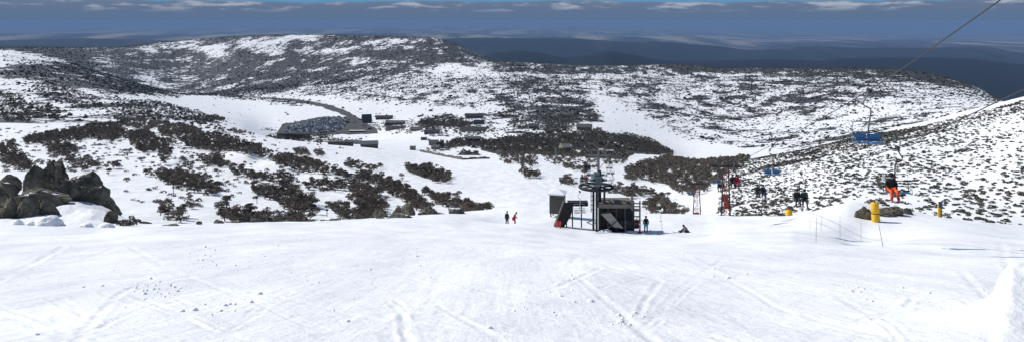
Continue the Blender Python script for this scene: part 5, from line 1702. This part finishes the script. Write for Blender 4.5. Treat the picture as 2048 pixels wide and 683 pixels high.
person('sit', seat_pos(c1, -.30), rzl + R(4), 'rider in a black jacket and orange trousers sitting on the left of a chair', BLACK, ORANGE, BLACK, cloth('red_boot', (.45, .03, .02)), True)
person('sit', seat_pos(c2, -.29), rzl, 'left rider of the dark pair above the short yellow pad, black jacket', BLACK, CHAR)
person('sit', seat_pos(c2, .29), rzl + R(-5), 'right rider of the dark pair above the short yellow pad, dark green jacket', DGREEN, BLACK)
person('sit', seat_pos(c3, -.29), rzl, 'left rider of the farther dark pair, charcoal jacket and black trousers', CHAR, BLACK)
person('sit', seat_pos(c3, .29), rzl, 'right rider of the farther dark pair, navy jacket', NAVY, NAVY)
person('sit', seat_pos(c4, -.29), rzl, 'tiny left rider behind the red lattice tower, black jacket', BLACK, CHAR)
person('sit', seat_pos(c4, .29), rzl, 'tiny right rider behind the red lattice tower, navy jacket', NAVY, BLACK)
person('sit', seat_pos(chL, -.29), rzl, 'tiny rider in black sitting left of the rider in red', BLACK, BLACK)
person('sit', seat_pos(chL, .14), rzl, 'tiny rider in bright red jacket and trousers on a blue chair', REDC, REDC)
for ch, jk, w in ((k1, (CHAR, REDC), ('dark jacket', 'red jacket')), (k2, (BLACK, NAVY), ('black jacket', 'navy jacket'))):
    far = 'arriving above the bullwheel rim' if ch is k1 else 'on the far chair behind the bullwheel'
    for s, m_, ww in ((-.29, jk[0], w[0]), (.29, jk[1], w[1])):
        person('sit', seat_pos(ch, s), R(-6), f'tiny rider in a {ww} {far}', m_, BLACK, REDC if ch is k1 and s < 0 else BLACK)
x, y, z = hit(1292, 463, 60)
person('stand', (x, y, z - .02), R(175), 'skier in a black jacket and turquoise trousers standing by the platform', BLACK, CYAN, BLACK, CHAR, True, 1.0, False)
# poles of that skier rest in the hands: a thing of their own
x, y, z = hit(1370, 464, 60)
sit_rz = R(-84)
person('snow', (x + .25, y, z - .02), sit_rz, 'snowboarder in a grey jacket sitting on the snow', GREY, CHAR, BLACK, BLACK, False, 1.05)
b = MB(); n = 16
prof = []
for t in np.linspace(-1, 1, n):
    prof.append((t * .76, .0 + .10 * max(0, abs(t) - .78) / .22, .145 * math.sqrt(max(.02, 1 - max(0, abs(t) - .72) ** 2 / .08))))
for (l_, hh, w_) in prof:
    for (wx_, dz) in ((-w_, 0), (w_, 0), (w_, .015), (-w_, .015)): b.v.append((l_, wx_, hh + dz))
for i in range(n - 1):
    for j in range(4): b.f.append((i * 4 + j, i * 4 + (j + 1) % 4, i * 4 + 4 + (j + 1) % 4, i * 4 + 4 + j))
b.f += [(3, 2, 1, 0), tuple(len(b.v) - 4 + i for i in range(4))]
o = b.build('snowboard', M_dark); o.location = (x + .25 - .88, y, gz(x - .63, y) + .05); o.rotation_euler = (R(-18), 0, R(8))
tag(o, 'dark snowboard lying at the feet of the sitting snowboarder', 'snowboard')
pz = on(1029, 93.5)
person('ski', pz + Vector((0, 0, -.02)), R(95), 'skier in a red jacket half hidden behind the snow roll', REDC, REDC, BLACK, CHAR, True, .95, True)
pz = on(1014, 94.5)
person('stand', pz + Vector((0, 0, -.02)), R(150), 'skier all in black half hidden behind the snow roll', BLACK, BLACK, BLACK, CHAR, True, .93, False)


# ------------------------------------------------------------------ air
m = bpy.data.materials.new('blue_haze'); n, l = nodes_of(m)
n.remove(n['Principled BSDF'])
v = n.new('ShaderNodeVolumePrincipled')
v.inputs['Color'].default_value = (.23, .37, .62, 1)
v.inputs['Density'].default_value = 3.0e-5
v.inputs['Anisotropy'].default_value = .0
l.new(v.outputs['Volume'], n['Material Output'].inputs['Volume'])
b = MB(); b.box((0, 70000, -595), (300000, 140600, 1220))
hz_ = b.build('haze', m); tag(hz_, kind='stuff')

# ------------------------------------------------------------------ sky and sun
SUN_EL = 40.0; SUN_LEFT = 66.0   # degrees to the left of the view
wd = bpy.data.worlds.new('World'); SC.world = wd; wd.use_nodes = True
n = wd.node_tree.nodes; l = wd.node_tree.links; n.clear()
out = n.new('ShaderNodeOutputWorld')
sky = n.new('ShaderNodeTexSky'); sky.sky_type = 'NISHITA'; sky.sun_disc = False
sky.sun_elevation = R(SUN_EL); sky.sun_rotation = R(-SUN_LEFT); sky.altitude = 1800; sky.air_density = 1.0; sky.dust_density = .4; sky.ozone_density = 1.0
bg = n.new('ShaderNodeBackground'); bg.inputs['Strength'].default_value = .09; l.new(sky.outputs[0], bg.inputs['Color'])
tc = n.new('ShaderNodeTexCoord'); sp = n.new('ShaderNodeSeparateXYZ'); l.new(tc.outputs['Generated'], sp.inputs[0])


def wm_(op, a, b=None, c=None):
    q = n.new('ShaderNodeMath'); q.operation = op
    for i, v in enumerate((a, b, c)):
        if v is None: continue
        if isinstance(v, (int, float)): q.inputs[i].default_value = v
        else: l.new(v, q.inputs[i])
    return q.outputs[0]


def wn(scale, sx, sz, det=5, rough=.55):
    mp = n.new('ShaderNodeMapping'); mp.inputs['Scale'].default_value = (sx, sx, sz); l.new(tc.outputs['Generated'], mp.inputs['Vector'])
    q = n.new('ShaderNodeTexNoise'); q.inputs['Scale'].default_value = scale; q.inputs['Detail'].default_value = det; q.inputs['Roughness'].default_value = rough
    l.new(mp.outputs[0], q.inputs['Vector']); return q.outputs['Fac']


zz = sp.outputs['Z']
# cloud deck: ragged tops near 1.3 degrees, grey-mauve body, blue-grey rain haze under it
nz1 = wn(1.0, 9, 70, 6, .6); nz2 = wn(1.0, 20, 135, 6, .6)
top = wm_('ADD', .0235, wm_('MULTIPLY_ADD', nz1, .016, -.008))
dk = n.new('ShaderNodeMapRange'); dk.interpolation_type = 'SMOOTHSTEP'
l.new(wm_('SUBTRACT', top, zz), dk.inputs['Value']); dk.inputs['From Min'].default_value = -.0015; dk.inputs['From Max'].default_value = .0015
cr = n.new('ShaderNodeValToRGB'); e = cr.color_ramp.elements
e[0].position = 0; e[0].color = (.080, .147, .262, 1); e[1].position = 1; e[1].color = (.130, .178, .275, 1)
x_ = e.new(.45); x_.color = (.096, .154, .258, 1); x_ = e.new(.72); x_.color = (.110, .158, .255, 1)
mr = n.new('ShaderNodeMapRange'); mr.inputs['From Min'].default_value = -.012; mr.inputs['From Max'].default_value = .026
l.new(wm_('ADD', zz, wm_('MULTIPLY_ADD', nz2, .006, -.003)), mr.inputs['Value']); l.new(mr.outputs['Result'], cr.inputs['Fac'])
# sunlit cloud heads
hd = n.new('ShaderNodeMapRange'); hd.interpolation_type = 'SMOOTHSTEP'; hd.inputs['From Min'].default_value = .50; hd.inputs['From Max'].default_value = .66
l.new(nz2, hd.inputs['Value'])
hb = n.new('ShaderNodeMapRange'); hb.interpolation_type = 'SMOOTHSTEP'; hb.inputs['From Min'].default_value = .009; hb.inputs['From Max'].default_value = .020; l.new(zz, hb.inputs['Value'])
mxc = n.new('ShaderNodeMix'); mxc.data_type = 'RGBA'; l.new(wm_('MULTIPLY', hd.outputs[0], hb.outputs[0]), mxc.inputs['Factor'])
l.new(cr.outputs['Color'], mxc.inputs['A']); mxc.inputs['B'].default_value = (.34, .38, .46, 1)
bg2 = n.new('ShaderNodeBackground'); l.new(mxc.outputs['Result'], bg2.inputs['Color'])
# clear gap above the deck: deeper blue than the raw horizon glow
bg3 = n.new('ShaderNodeBackground'); bg3.inputs['Color'].default_value = (.10, .26, .45, 1)
lo = n.new('ShaderNodeMapRange'); lo.interpolation_type = 'SMOOTHSTEP'; lo.inputs['From Min'].default_value = .03; lo.inputs['From Max'].default_value = .16; l.new(zz, lo.inputs['Value'])
s1 = n.new('ShaderNodeMixShader'); l.new(lo.outputs[0], s1.inputs[0]); l.new(bg3.outputs[0], s1.inputs[1]); l.new(bg.outputs[0], s1.inputs[2])
s2 = n.new('ShaderNodeMixShader'); l.new(dk.outputs[0], s2.inputs[0]); l.new(s1.outputs[0], s2.inputs[1]); l.new(bg2.outputs[0], s2.inputs[2])
l.new(s2.outputs[0], out.inputs['Surface'])

sd = bpy.data.lights.new('sun', 'SUN'); sd.energy = 4.3; sd.angle = R(.53); sd.color = (1, .965, .91)
so = bpy.data.objects.new('sun', sd); COL.objects.link(so)
a = R(SUN_LEFT); el = R(SUN_EL)
sv = Vector((-math.sin(a) * math.cos(el), math.cos(a) * math.cos(el), math.sin(el)))
so.rotation_euler = sv.to_track_quat('Z', 'Y').to_euler(); so.location = (-40, 20, 60)

SC.view_settings.view_transform = 'Standard'; SC.view_settings.look = 'None'; SC.view_settings.gamma = 1.0; SC.view_settings.exposure = .16
SC.cycles.max_bounces = 5; SC.cycles.diffuse_bounces = 2; SC.cycles.glossy_bounces = 2; SC.cycles.volume_bounces = 0
SC.cycles.use_denoising = True
SC.cycles.caustics_reflective = False; SC.cycles.caustics_refractive = False
